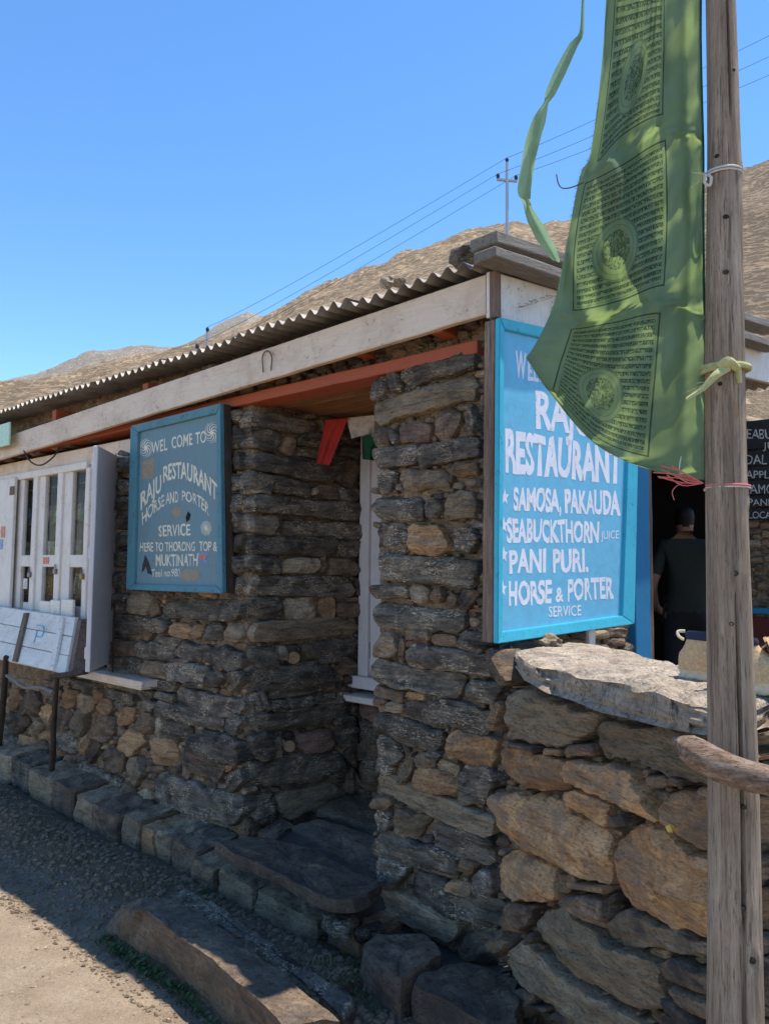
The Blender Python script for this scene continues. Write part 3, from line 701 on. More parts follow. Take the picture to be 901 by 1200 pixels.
# ------------------------------------------------------------------ beams, soffit, fascia, roof
# continuous orange wall beam
za = FW.uw(441, 443)[1]
uB0 = FW.uw(566, 420)[0]; 
bm_ = fbox('wall_beam', FW, uB0, ufar + 1.0, za, za + .055, -.10, .042, 'orange', bld, .003)
sof = empty('recess_ceiling', FW.P(uc, za), parent=bld)
nb = 7; dpt = -(FB.o - FW.o).dot(Fn)
for i in range(nb):     # boards of the recess ceiling run along the front
    v1 = -.101 - (dpt + .1) * i / nb; v0 = -.101 - (dpt + .1) * (i + 1) / nb + .004
    fbox('board', FW, upL - .25, uc + .05, za + .012, za + .036, v0, v1, 'soffit', sof, .003)
# white eave board along the front, in two lengths, and along the side
def eave_board(name, fr, pts_top, pts_bot, thick, mat, parent, v0=-.03):
    """a board given by its ends' top and bottom pixels on the plane fr"""
    (x0, t0), (x1, t1) = pts_top; b0, b1 = pts_bot; vs = []; fs = []; n = 36
    A = fr.uw(x0, t0); B = fr.uw(x1, t1); Cc = fr.uw(x0, b0); D = fr.uw(x1, b1); cu = (A[0] + B[0]) / 2; cw = (A[1] + D[1]) / 2
    for i in range(n + 1):
        t = i / n; u = A[0] + (B[0] - A[0]) * t - cu; hi = A[1] + (B[1] - A[1]) * t - cw; lo = Cc[1] + (D[1] - Cc[1]) * t - cw
        wv = N.noise(Vector((u * 3, 1, 0))) * .004; lo += N.noise(Vector((u * 5, 9, 0))) * .004
        for (v, w) in ((0, hi - .004), (-.004, hi), (-thick, hi), (-thick, lo), (-.004, lo), (0, lo + .004)): vs.append(Vector((u, v + wv, w)))
    for i in range(n):
        for k in range(6): a = i * 6; k2 = (k + 1) % 6; fs.append((a + k, a + k2, a + 6 + k2, a + 6 + k) if B[0] > A[0] else (a + k2, a + k, a + 6 + k, a + 6 + k2))
    fs.append((0, 1, 2, 3, 4, 5)); fs.append(tuple(n * 6 + k for k in (5, 4, 3, 2, 1, 0)))
    o = mesh_obj(name, vs, fs, mat, parent, fr.M(cu, cw, 0), sharp=30); 
    bm = bmesh.new(); bm.from_mesh(o.data); bmesh.ops.recalc_face_normals(bm, faces=bm.faces); bm.to_mesh(o.data); bm.free(); return o
eave_board('eave_board', F0, ((569, 321), (-80, 541)), (368, 562), .03, 'fascia', bld)
eave_board('eave_board', E0, ((577, 317), (990, 440)), (371, 469), .03, 'fascia', bld).data.materials[0] = MAT['white']
fbox('corner_post', F0, -.016, .014, F0.uw(572, 374)[1], F0.uw(572, 318)[1] - .004, -.032, .008, 'post', bld, .002)
# rafters seen under the eave
for x in (-40, 60, 165, 292, 408, 505):
    u = F0.uw(x, 440)[0]; fbox('rafter', F0, u - .03, u + .03, F0.uw(505, 388)[1], ztop - .03, -.45, -.031, 'orange', bld, .002)
a = F0.uw(480, 395); 
# corrugated sheets
pitch_ = .076; ampc = .0155; slope_r = math.tan(R_(4.3))
def sheet(u0, u1, zoff, vout, len_, k):
    nu = int((u1 - u0) / pitch_ * 10); vs = []; fs = []; vr = [vout, vout - .3, vout - 1.2, vout - len_]
    dv = rnd.uniform(-.02, .012)
    for layer in (0, -.0016):
        for v in vr:
            for i in range(nu + 1):
                u = u0 + (u1 - u0) * i / nu
                w = math.sin(2 * math.pi * u / pitch_ + .5 * N.noise(Vector((u * 1.7, k, 0)))) * ampc * (1 + .35 * N.noise(Vector((u * 6, k, 3)))) + ampc + layer + N.noise(Vector((u * 2.5, v * 2, k))) * .014
                vs.append(Vector((u - u0, v + (dv if v == vout else 0), w + (vout - v) * slope_r + zoff)))
    W = nu + 1; H = len(vr); 
    for s_ in (0, H * W):
        for j in range(H - 1):
            for i in range(nu):
                a = s_ + j * W + i; q = (a, a + W, a + W + 1, a + 1); fs.append(q if s_ else q[::-1])
    for i in range(nu): fs.append((i, i + 1, H * W + i + 1, H * W + i))
    return mesh_obj('roof_sheet', vs, fs, 'roof', bld, F0.M(u0, ztop + .002, 0), sharp=60)
u = -.06; k = 0
while u < 7.4:
    sheet(u, u + .80, .003 * (k % 2) - .0005 * k * 0, .085, 4.2, k); u += .76; k += 1
# weathered edge planks along the side edge of the roof
a0 = E0.uw(566, 284, .04); 
A = E0.px(567, 305, .06); B = E0.px(905, 412, .06)
beam('roof_edge_plank', A + Vector((0, 0, .022)), B + Vector((0, 0, .022)), .10, .04, 'greyplank', bld, rough=.004)
A = E0.px(566, 291, .0); B = E0.px(905, 392, .0)
beam('roof_edge_plank', A + Vector((0, 0, .03)), B + Vector((0, 0, .03)), .13, .045, 'greyplank', bld, rough=.004)
# nail stains & horseshoe on the eave board
hs = []
for i in range(17):
    t = math.pi * (1.22 * i / 16 - .11); hs.append(F0.px(313 + 6.2 * math.cos(t) * 1.0, 421 - 11 * math.sin(t) + 3 + (6 if i in (0, 16) else 0), .012))
hsu = [F0.px(308.5, 436, .012)] + [F0.px(313 - 5.6 * math.cos(math.pi * i / 10), 421 - 10 * math.sin(math.pi * i / 10), .012) for i in range(11)] + [F0.px(317.5, 434, .012)]
tag(tube('horseshoe', smooth_path(hsu, 3), .0036, 'rust', None, 6), 'rusty iron horseshoe nailed to the white eave board', 'horseshoe')
# stones lying on the roof
def rock(name, c, size, cls, label, cat='rock', group=None, parent=None, sub=3, rough=.3):
    bm = bmesh.new(); bmesh.ops.create_icosphere(bm, subdivisions=sub, radius=1); sd = rnd.random() * 50
    for v in bm.verts:
        p = v.co.copy(); f = 1 + rough * N.fractal(p * 1.3 + Vector((sd, 0, 0)), .8, 2, 4) + .12 * N.cell(p * 2 + Vector((sd, 0, 0)))
        v.co = Vector((p.x * size[0] * f, p.y * size[1] * f, p.z * size[2] * f))
    me = bpy.data.meshes.new(name); bm.to_mesh(me); bm.free(); me.materials.append(MAT[cls])
    me.polygons.foreach_set('use_smooth', [True] * len(me.polygons)); me.set_sharp_from_angle(angle=R_(32))
    o = bpy.data.objects.new(name, me); COL.objects.link(o); M = Matrix.Translation(Vector(c)) @ Matrix.Rotation(rnd.random() * 6, 4, 'Z'); o.matrix_basis = M; WM[o.name] = M
    setp(o, parent); return tag(o, label, cat, group)
p = F0.px(543, 301, -.12); rock('rock', p + Vector((0, 0, .005)), (.07, .055, .045), 's', 'dark rough rock weighing down the roof near its corner')
for (x, y, lab, c, s_) in ((453, 331, 'small pale rock on the roof edge, left of the dark one', 'C', .035), (468, 331, 'small grey rock lying beside the pale rock on the roof', 'g', .03)):
    p = F0.px(x, y, -.08); rock('rock', p, (s_, s_, s_ * .8), c, lab)
# ------------------------------------------------------------------ recess window
win = empty('recess_window', FB.px(430, 700), parent=bld)
def fpx(name, fr, x0, x1, y0, y1, v0, v1, mat, parent, rough=.0, ref=None, bev=.004):
    """box on a wall frame: u from x at the middle height, w from y at x0"""
    off = v1; ym = (y0 + y1) / 2; a = fr.uw(x0, ym, off)[0]; b = fr.uw(x1, ym, off)[0]; xr = ref if ref is not None else x0
    return fbox(name, fr, a, b, fr.uw(xr, y0, off)[1], fr.uw(xr, y1, off)[1], v0, v1, mat, parent, rough, bev)
fpx('window_frame', FB, 420.5, 431.5, 485, 792, -.05, .03, 'lilac', win, .001)
fpx('casement', FB, 432, 470, 485, 790, -.05, .005, 'lilac', win, .001)
fpx('casement_panel', FB, 470.5, 560, 485, 790, -.05, .000, 'lilac', win, .001)
fpx('window_sill_rail', FB, 392, 470, 789, 803, -.06, .06, 'lilac', win, .001)
fpx('window_ledge', FB, 371, 470, 809, 816, -.06, .13, 'white', win, .001)
for y in (752,): fpx('hinge', FB, 429.5, 433, y, y + 20, .005, .012, 'metal', win)
# recess prayer flags
pf = empty('prayer_flag_string', RF.px(400, 490, .05), 'short string of red, white and dark green prayer flags under the recess ceiling', 'prayer flags')
def cloth(name, fn, nu, nv, mat, parent=None, thick=0, sharp=0):
    vs = [fn(i / nu, j / nv) for j in range(nv + 1) for i in range(nu + 1)]; W = nu + 1
    c = sum(vs, Vector()) / len(vs); fs = [(j * W + i, j * W + i + 1, (j + 1) * W + i + 1, (j + 1) * W + i) for j in range(nv) for i in range(nu)]
    o = mesh_obj(name, [v - c for v in vs], fs, mat, parent, Matrix.Translation(c), sharp=sharp)
    uv = o.data.uv_layers.new(name='UVMap'); 
    for l in o.data.loops:
        i = l.vertex_index; uv.data[l.index].uv = ((i % W) / nu, 1 - (i // W) / nv)
    return o
def pflag(q, mat, Y0, Y1, sd):
    def fn(a, b):
        p = bil(q, a, b); w = math.sin(a * 9 + sd + b * 2) * .015 * (.3 + b) + .02 * N.noise(Vector((a * 3, b * 3, sd)))
        return at_y(p.x, p.y, Y0 + (Y1 - Y0) * a + w)
    return cloth('flag', fn, 14, 14, mat, pf)
dd = RF.px(395, 500, .12).y
pflag(((382, 492), (408, 490), (386, 545), (370, 543)), 'red', dd, dd - .03, 1)
pflag(((406, 490), (440, 486), (438, 506), (412, 514)), 'whitecloth', dd - .02, dd - .1, 3)
pflag(((424, 512), (444, 505), (441, 540), (425, 538)), 'dkgreen', dd - .05, dd - .1, 5)
tube('string', [at_y(376, 490, dd), at_y(408, 491, dd - .02), at_y(444, 487, dd - .1)], .002, 'wire', pf, 5)
# ------------------------------------------------------------------ shop window with goods
wn = empty('shop_window', FW.px(60, 780), parent=bld)
# header and frame; references near x=100 for heights because the wall recedes
def wx(name, x0, x1, y0, y1, v0, v1, mat='white', parent=None, ref=100, **k): return fpx(name, FW, x0, x1, y0, y1, v0, v1, mat, parent or wn, .0015, ref, **k)
wx('lintel_board', -60, 158, 522, 543, -.10, .012, 'fascia', ref=112)
wx('window_rail', -60, 101, 540, 549, -.08, .03, ref=101)
for x0, x1 in ((14.5, 24), (39.5, 49), (69, 81), (101, 112)): wx('stile', x0, x1, 547, 792, -.03, .006, ref=100)
for x0, x1 in ((34.5, 39.4), (63, 68.8), (96, 100.8)): wx('sash_bar', x0, x1, 548, 792, -.02, .024, ref=100)
for x0, x1 in ((25, 35), (50, 63.5), (82, 96.5)):
    wx('glazing', x0 - 1.5, x1 + .5, 548, 712, -.018, -.014, 'glass', ref=100, bev=0)
    wx('middle_rail', x0 - .3, x1 + .3, 650, 665, -.012, .018, ref=100)
    wx('bottom_panel', x0 - .3, x1 + .3, 712, 790, -.04, -.004, ref=100)
wx('window_sill', -60, 165, 789, 797, -.12, .10, 'white', ref=107)
wx('sill_board', 106, 166, 792, 800, -.1, .14, 'fascia', ref=130)
# left shutter folded back, right shutter standing open at a right angle
lsh = empty('shutter', FW.px(5, 690), parent=bld)
wx('shutter_leaf', -60, 13.5, 560, 722, .03, .055, 'white', lsh, ref=13)
wx('hinge', 11, 16, 570, 580, .056, .062, 'rust', lsh, ref=13)
us = FW.uw(113, 660, .0)[0]; wS0 = FW.uw(113, 782)[1]; wS1 = FW.uw(113, 526)[1]
rsh = empty('shutter', FW.P(us, wS0), parent=bld)
hA = FW.px(133, 660, .01); dv_ = Vector((-hA.x, -hA.y, 0)).normalized(); ang = R_(15.5); dv_ = Matrix.Rotation(ang, 3, 'Z') @ dv_
if (hA + dv_ * .45).x / (hA + dv_ * .45).y > hA.x / hA.y: dv_ = Matrix.Rotation(-2 * ang, 3, 'Z') @ dv_
hB = hA + dv_ * .46; zt_ = at_y(113, 522, hB.y).z; zb_ = at_y(108, 788, hB.y).z; zm = (zt_ + zb_) / 2; sd_ = Vector((-dv_.y, dv_.x, 0)); sd_ = sd_ if sd_.y < 0 else -sd_
a_ = Vector((hA.x, hA.y, zm)); b_ = Vector((hB.x, hB.y, zm)); beam('shutter_leaf', a_, b_, .028, zt_ - zb_, 'lilac', rsh, rough=.001)
for f_ in (-.42, .02, .42):
    o_ = sd_ * .023 + Vector((0, 0, f_ * (zt_ - zb_))); beam('ledge_bar', a_.lerp(b_, .06) + o_, a_.lerp(b_, .93) + o_, .017, .07, 'lilac', rsh)
o_ = sd_ * .02 + Vector((0, 0, .08)); beam('bolt', a_.lerp(b_, .6) + o_, a_.lerp(b_, .6) + o_ - Vector((0, 0, .22)), .012, .012, 'metal', rsh, up=dv_)
for (f_, z_) in ((.35, -.20), (.55, -.19), (.5, .30)):
    o_ = sd_ * .0165 + Vector((0, 0, z_)); beam('sticker', a_.lerp(b_, f_) + o_, a_.lerp(b_, f_ + .14) + o_, .002, .10, 'interior' if z_ > 0 or f_ < .5 else 'k6', rsh, bev=0)
# padlocks
for (x, y) in ((92.5, 674), (61, 668), (31, 672)):
    c = FW.px(x, y, .035); pl = empty('padlock', c, {92.5: 'brass padlock hanging on the rightmost sash of the shop window', 61: 'padlock on the middle sash of the shop window, above the orange packets', 31: 'grey padlock on the leftmost sash of the shop window'}[x], 'padlock')
    M = FW.M(*FW.uw(x, y, .055), .055)
    u_, w_ = FW.uw(x, y, .055); fbox('lock_body', FW, u_ - .02, u_ + .02, w_ - .03, w_ + .01, .026, .044, 'k7' if x > 90 else 'metal', pl, 0, .005)
    tube('shackle', [FW.P(u_ + .013 * math.cos(math.pi * i / 8), w_ + .012 + .028 * math.sin(math.pi * i / 8), .035) for i in range(9)], .003, 'metal', pl, 6)
# shelves of packets behind the panes
ushop0 = FW.uw(100, 640)[0]; ushop1 = FW.uw(-20, 640)[0]
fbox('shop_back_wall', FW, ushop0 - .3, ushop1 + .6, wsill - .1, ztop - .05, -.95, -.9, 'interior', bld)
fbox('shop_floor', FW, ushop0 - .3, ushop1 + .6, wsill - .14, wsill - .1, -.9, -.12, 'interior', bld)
sh = empty('display_shelves', FW.P(ushop0 + .5, wsill - .1, -.3), 'wooden display shelves behind the shop window panes', 'shelves')
wl0, wl1 = wsill, FW.uw(100, 560)[1]
rows = 5
fbox('cabinet_back', FW, ushop0 - .2, ushop1 + .9, wsill - .05, ztop - .06, -.26, -.24, 'post', sh)
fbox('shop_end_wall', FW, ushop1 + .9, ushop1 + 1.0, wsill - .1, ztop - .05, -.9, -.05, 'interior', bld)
for i in range(rows + 1):
    w_ = wl0 + (wl1 - wl0) * i / rows - .02; fbox('shelf', FW, ushop0 - .1, ushop1 + .3, w_ - .008, w_ + .008, -.30, -.05, 'post', sh)
keys = ['k1', 'k2', 'k3', 'k4', 'k5', 'k6', 'k7', 'k8']
protos = {}
def packet(k):
    bm = bmesh.new(); bmesh.ops.create_cube(bm, size=1)
    for v in bm.verts: v.co = Vector((v.co.x * .075, v.co.y * (.03 if v.co.z < 0 else .018), v.co.z * .125))
    bmesh.ops.subdivide_edges(bm, edges=list(bm.edges), cuts=2, use_grid_fill=True)
    for v in bm.verts:
        v.co.y *= 1 + .5 * (1 - min(1, abs(v.co.z) / .06)); v.co += N.noise_vector(v.co * 40 + Vector((int(k[1]), 0, 0))) * .003
    me = bpy.data.meshes.new('snack_packet'); bm.to_mesh(me); bm.free(); me.materials.append(MAT[k]); me.materials.append(MAT['k6'])
    for p in me.polygons:
        if abs(p.center.z) < .018 and abs(p.center.x) < .02: p.material_index = 1
    return me
names = dict(k1='orange', k2='green', k3='yellow', k4='red', k5='blue', k6='white', k7='brown', k8='pink')
for i in range(rows):
    u = ushop0
    while u < ushop1 + .8:
        k = rnd.choice(keys)
        if k not in protos: protos[k] = packet(k)
        o = bpy.data.objects.new('snack_packet', protos[k]); COL.objects.link(o)
        w_ = wl0 + (wl1 - wl0) * i / rows - .012 + .062
        M = FW.M(u, w_, -.09 - rnd.random() * .05) @ Matrix.Rotation(rnd.uniform(-.12, .12), 4, 'Y') @ Matrix.Rotation(rnd.uniform(-.3, .3), 4, 'Z')
        o.matrix_basis = M; WM[o.name] = M
        tag(o, '%s snack packet standing on the shelves behind the shop window' % names[k], 'packet', 'packets on the display shelves behind the window')
        u += rnd.uniform(.075, .10)
# white papers standing behind the hatch board
for i, (x, y0, y1, w_) in enumerate(((52, 704, 714, 12), (64, 703, 714, 11), (78, 702, 715, 14))):
    q = fpx('paper_box', FW, x - w_ / 2, x + w_ / 2, y0, y1 + 8, .05, .07, 'board', None, .001)
    tag(q, ['left', 'middle', 'right'][i] + ' of the three white cartons showing above the hatch board', 'box', 'white cartons above the hatch board')
# stickers
for (x0, x1, y0, y1, c, v, lab) in ((50.5, 57, 653, 661, 'k4', .019, 'red sticker on the middle rail of the shop window'), (1, 5.5, 617, 630, 'k4', .056, 'red and grey sticker on the folded left shutter'), (-1, 3, 632, 644, 'k5', .056, 'blue sticker on the folded left shutter'), (27, 32, 678, 690, 'k6', -.0135, 'white sticker on the leftmost lower pane')):
    tag(fpx('sticker', FW, x0, x1, y0, y1, v, v + .002, c, None, ref=x0, bev=0), lab, 'sticker')
# leaning hatch board: three planks, two battens
HQ = ((-14, 708), (92, 724), (80, 790), (-30, 764))
def hp(a, b, lift=0):
    p = bil(HQ, a, b); v = .10 + .17 * b; q = FW.px(p.x, p.y, v); return q + Fn * lift
hb = empty('hatch_board', hp(.5, 1), 'scuffed white plank hatch with two battens leaning below the shop window', 'board')
def slab_from(name, a0, a1, b0, b1, l0, l1, mat, parent, n=10):
    vs = []; fs = []
    for i in range(n + 1):
        a = a0 + (a1 - a0) * i / n; jt = N.noise(Vector((a * 6, b0 * 5, 1))) * .006
        for (b, l) in ((b0, l0), (b0 + .006, l1), (b1 - .006, l1), (b1, l0)): vs.append(hp(a, b, l) + Vector((0, 0, jt * (1 if b > .9 or b < .1 else .2))))
    for i in range(n):
        for k in range(4): k2 = (k + 1) % 4; fs.append((i * 4 + k, i * 4 + k2, i * 4 + 4 + k2, i * 4 + 4 + k))
    fs += [(0, 1, 2, 3), (n * 4 + 3, n * 4 + 2, n * 4 + 1, n * 4)]
    c = sum(vs, Vector()) / len(vs); mm = FW.M(0, 0, 0); mm.translation = c; mi = mm.inverted()
    return mesh_obj(name, [mi @ v for v in vs], fs, mat, parent, mm, sharp=30)
for b0, b1 in ((0, .33), (.335, .67), (.675, 1)): slab_from('plank', 0, 1, b0, b1, 0, .022, 'board', hb)
slab_from('batten', .46, .50, .04, .98, .022, .04, 'post', hb, 2); slab_from('batten', .85, .90, .04, .98, .022, .04, 'board', hb, 2)
slab_from('side_board', 1.01, 1.05, .02, 1.0, -.10, .01, 'post', hb, 2)
mk = tube('painted_mark', smooth_path([hp(.61, .24, .024), hp(.685, .25, .024), hp(.69, .42, .024), hp(.63, .44, .024), hp(.625, .34, .024), hp(.62, .56, .024)], 4), .005, 'blueB', hb, 5)
# crate edge dark behind board
tube('cable', smooth_path([FW.px(28, 528, .14), FW.px(36, 541, .13), FW.px(48, 545, .12), FW.px(62, 536, .1), FW.px(70, 524, .06)], 5), .006, 'wire', bld, 6)
# chain hanging by the shutter
tube('rope', smooth_path([FW.px(134, 705, .05), FW.px(133, 740, .07), FW.px(131, 770, .06), FW.px(133, 795, .06)], 8), .006, 'stake', bld, 6, .5)
# ------------------------------------------------------------------ lettering
def text_polys(s, bold=.02):
    cu = bpy.data.curves.new('txt', 'FONT'); cu.body = s; cu.size = 1; cu.offset = bold; cu.resolution_u = 3; cu.fill_mode = 'FRONT'
    o = bpy.data.objects.new('txt', cu); COL.objects.link(o); bpy.context.view_layer.update()
    me = bpy.data.meshes.new_from_object(o.evaluated_get(bpy.context.evaluated_depsgraph_get()))
    vs = [v.co.copy() for v in me.vertices]; fs = [tuple(p.vertices) for p in me.polygons]
    bpy.data.objects.remove(o); bpy.data.meshes.remove(me); bpy.data.curves.remove(cu); return vs, fs
def lettering(name, lines, fr, off, mat, parent):
    """lines: (string, mapping(a,b)->pixel, bold).  a 0..1 left to right, b 0 baseline .. 1 cap height"""
    V = []; F = []
    for s, mp, bold in lines:
        # each letter on its own so that it can be hand-painted: unequal height, lean and thickness
        vs, fs = text_polys(s, bold)
        if not vs: continue
        x0 = min(v.x for v in vs); x1 = max(v.x for v in vs); cap = .729
        sd = rnd.random() * 40; b = len(V)
        for v in vs:
            a = (v.x - x0) / (x1 - x0); h = v.y / cap
            ci = math.floor(a * len(s)); j = N.noise(Vector((ci * 3.7, sd, 0))); j2 = N.noise(Vector((ci * 2.9, sd, 5)))
            wob = N.noise(Vector((a * len(s) * 2.3, h * 2.5, sd)))
            p = mp(a + (h - .5) * j2 * .02 + wob * .03 / max(1, len(s) / 6), h * (1 + .07 * j) + .03 * j2 + .045 * wob)
            V.append(hit(p[0], p[1], fr.o + fr.n * off, fr.n))
        F += [tuple(i + b for i in f) for f in fs]
    c = sum(V, Vector()) / len(V); mm = fr.M(0, 0, 0); mm.translation = c; mi = mm.inverted()
    par = list(range(len(V)))
    def find(i):
        while par[i] != i: par[i] = par[par[i]]; i = par[i]
        return i
    for f in F:
        for i in f[1:]: par[find(i)] = find(f[0])
    groups = {}
    for f in F: groups.setdefault(find(f[0]), []).append(f)
    for fs in groups.values():
        ids = sorted({i for f in fs for i in f}); mp_ = {i: k for k, i in enumerate(ids)}; q = [V[i] for i in ids]; c = sum(q, Vector()) / len(q)
        mm = fr.M(0, 0, 0); mm.translation = c; mi = mm.inverted()
        o = mesh_obj(name, [mi @ v for v in q], [tuple(mp_[i] for i in f) for f in fs], mat, parent, mm, smooth=False)
    return o
def quadmap(x0, yt0, yb0, x1, yt1, yb1):
    def mp(a, b):
        yt = yt0 + (yt1 - yt0) * a; yb = yb0 + (yb1 - yb0) * a
        return (x0 + (x1 - x0) * a, yb + (yt - yb) * b)
    return mp
def arcmap(P):        # P = three (x, ytop, ybase)
    def mp(a, b):
        L = [(a - .5) * (a - 1) / .5, a * (1 - a) * 4, a * (a - .5) / .5]
        x = sum(l * p[0] for l, p in zip(L, P)); yt = sum(l * p[1] for l, p in zip(L, P)); yb = sum(l * p[2] for l, p in zip(L, P))
        return (x, yb + (yt - yb) * b)
    return mp
lettering('chalk_letter', [(s, quadmap(x, t0, t1, x + len(s) * lx, t0, t1), .0) for (s, x, t0, t1, lx) in ch_text], WG, .0705, 'chalk', cb)
# ------------------------------------------------------------------ signs
def framed_sign(fr, off, outer, inner, thick, bmat, fmat, smat, root, case=.06):
    """panel + four mitred frame bars traced on the wall plane"""
    def pt(p, v): return hit(p[0], p[1], fr.o + fr.n * off, fr.n) + fr.n * (v - off)
    vs = [pt(p, off - .004 + v) for v in (-.012, 0) for p in inner]
    # the panel reaches a little under the frame
    c = sum(vs, Vector()) / 8; vs = [c + (v - c) * 1.03 for v in vs]
    def mk(name, vs, fs, mat):
        c = sum(vs, Vector()) / len(vs); mm = fr.M(0, 0, 0); mm.translation = c; mi = mm.inverted()
        o = mesh_obj(name, [mi @ v for v in vs], fs, mat, root, mm, smooth=False)
        bm = bmesh.new(); bm.from_mesh(o.data); bmesh.ops.recalc_face_normals(bm, faces=bm.faces)
        es = [e for e in bm.edges if len(e.link_faces) == 2 and e.calc_face_angle(0) > .6]
        if name != 'panel':
            bmesh.ops.bevel(bm, geom=es, offset=.003, segments=2, affect='EDGES')
        bm.to_mesh(o.data); bm.free(); return o
    # finely divided panel with slight dents
    n = 24; V = []; Fq = []
    for j in range(n + 1):
        for i in range(n + 1):
            p = bil(inner, -.015 + 1.03 * i / n, -.015 + 1.03 * j / n)
            V.append(pt(p, off + .0001 * N.noise(Vector((i * .35, j * .3, thick * 99)))))
    for j in range(n):
        for i in range(n): a = j * (n + 1) + i; Fq.append((a, a + 1, a + n + 2, a + n + 1))
    c = sum(V, Vector()) / len(V); mm = fr.M(0, 0, 0); mm.translation = c; mi = mm.inverted()
    mesh_obj('panel', [mi @ v for v in V], Fq, bmat, root, mm, sharp=0)
    for i in range(4):
        j = (i + 1) % 4; q = (outer[i], outer[j], inner[j], inner[i])
        vs = [pt(p, off - .003) for p in q] + [pt(p, off + thick * (.75 if k in (2, 3) else 1)) for k, p in enumerate(q)]
        mk('frame_bar', vs, [(0, 1, 2, 3), (4, 5, 6, 7), (0, 1, 5, 4), (1, 2, 6, 5), (2, 3, 7, 6), (3, 0, 4, 7)], fmat)
    # side boards that carry the frame
    for i in (0, 1, 2, 3):
        j = (i + 1) % 4; vs = [pt(outer[i], off - .004), pt(outer[j], off - .004), pt(outer[i], off - case), pt(outer[j], off - case)]
        cc = sum((pt(p, off) for p in outer), Vector()) / 4
        ins = [v + (cc - v).normalized() * .018 for v in vs]; mk('case_board', vs + ins, [(0, 1, 3, 2), (4, 5, 7, 6), (0, 1, 5, 4), (2, 3, 7, 6), (0, 2, 6, 4), (1, 3, 7, 5)], smat)
sA = empty('sign', FW.px(208, 693, .12), 'faded blue hand-painted welcome sign with peeling spots on the front wall', 'sign')
offA = .10
framed_sign(FW, offA, ((156.7, 499.6), (262, 473), (265, 695.4), (151.5, 691)), ((164.5, 506.5), (256.5, 484.5), (257.5, 687), (160, 684.5)), .022, 'blueA', 'blueAf', 'stake', sA, .05)
A_ = []
def A(s, mp, b=.01): A_.append((s, mp, b))
A('WEL', quadmap(177.5, 518, 532, 196, 512.5, 527)); A('COME', quadmap(201, 511, 525.5, 225.5, 507, 521)); A('TO', quadmap(229, 506.5, 520.5, 241.5, 503.5, 518))
A('RAJU', arcmap([(165, 577, 598), (177.5, 563, 584), (189, 555, 576)]), .02); A('RESTAURANT', arcmap([(191.5, 546, 565), (222, 542.5, 563), (254.5, 567, 588)]), .02)
A('HORSE AND', arcmap([(166.5, 600, 616), (190, 580, 594), (209, 575.5, 589)])); A('PORTER', arcmap([(213, 574, 587), (230, 578.5, 592), (244.5, 590, 604.5)]))
A('SERVICE', quadmap(186, 615, 628.5, 223, 613, 627)); A('HERE TO THORONG', quadmap(164, 635.5, 646.5, 228.5, 634, 645.5)); A('TOP &', quadmap(233.5, 634, 645.5, 254.5, 634.5, 646))
A('MUKTINATH', quadmap(182.7, 649, 663, 231.5, 648.5, 663.5)); A('Teel no.980', quadmap(177.5, 667, 676, 211, 666, 675.5), 0)
lettering('letter', A_, FW, offA + .0006, 'letterA', sA)
def patch(name, poly, mat, parent, off, fr=FW):
    V = [hit(x, y, fr.o + fr.n * off, fr.n) for x, y in poly]; c = sum(V, Vector()) / len(V); mm = fr.M(0, 0, 0); mm.translation = c; mi = mm.inverted()
    return mesh_obj(name, [mi @ v for v in V], [tuple(range(len(V)))], mat, parent, mm, smooth=False)
def blob(cx, cy, rx, ry, n=14, j=.3): 
    s = rnd.random() * 50; return [(cx + rx * math.cos(t) * (1 + j * N.noise(Vector((math.cos(t) * 2, math.sin(t) * 2, s)))), cy + ry * math.sin(t) * (1 + j * N.noise(Vector((math.cos(t) * 2, math.sin(t) * 2, s + 9))))) for t in [2 * math.pi * k / n for k in range(n)]]
MAT['bare'] = simple('bare_tan_metal', (.28, .23, .17), .8, .001, 50)
patch('bare_patch', [(166, 540), (181, 537), (180.5, 560), (165.5, 562)], 'bare', sA, offA + .0010)
patch('bare_patch', blob(207, 600, 6, 6), 'bare', sA, offA + .0010); patch('bare_patch', blob(222, 674, 13, 6.5, 18, .5), 'bare', sA, offA + .0010)
patch('rust_hole', [(220.5, 599), (223.5, 603), (222, 609), (218.5, 612), (217.5, 606)], 'black', sA, offA + .0014)
patch('sticker', [(232, 647), (243, 647), (242.5, 659), (231.5, 659)], 'k5', sA, offA + .0010); patch('sticker_print', [(233.5, 650), (241.5, 650), (241, 655), (233, 655)], 'k4', sA, offA + .0014)
patch('painted_horse_head', [(166, 671), (167, 662), (169, 655), (169.8, 650), (171.5, 653), (173.5, 657), (176, 664), (178.5, 674), (173, 672), (171, 664), (168.5, 669)], 'wire', sA, offA + .0010)
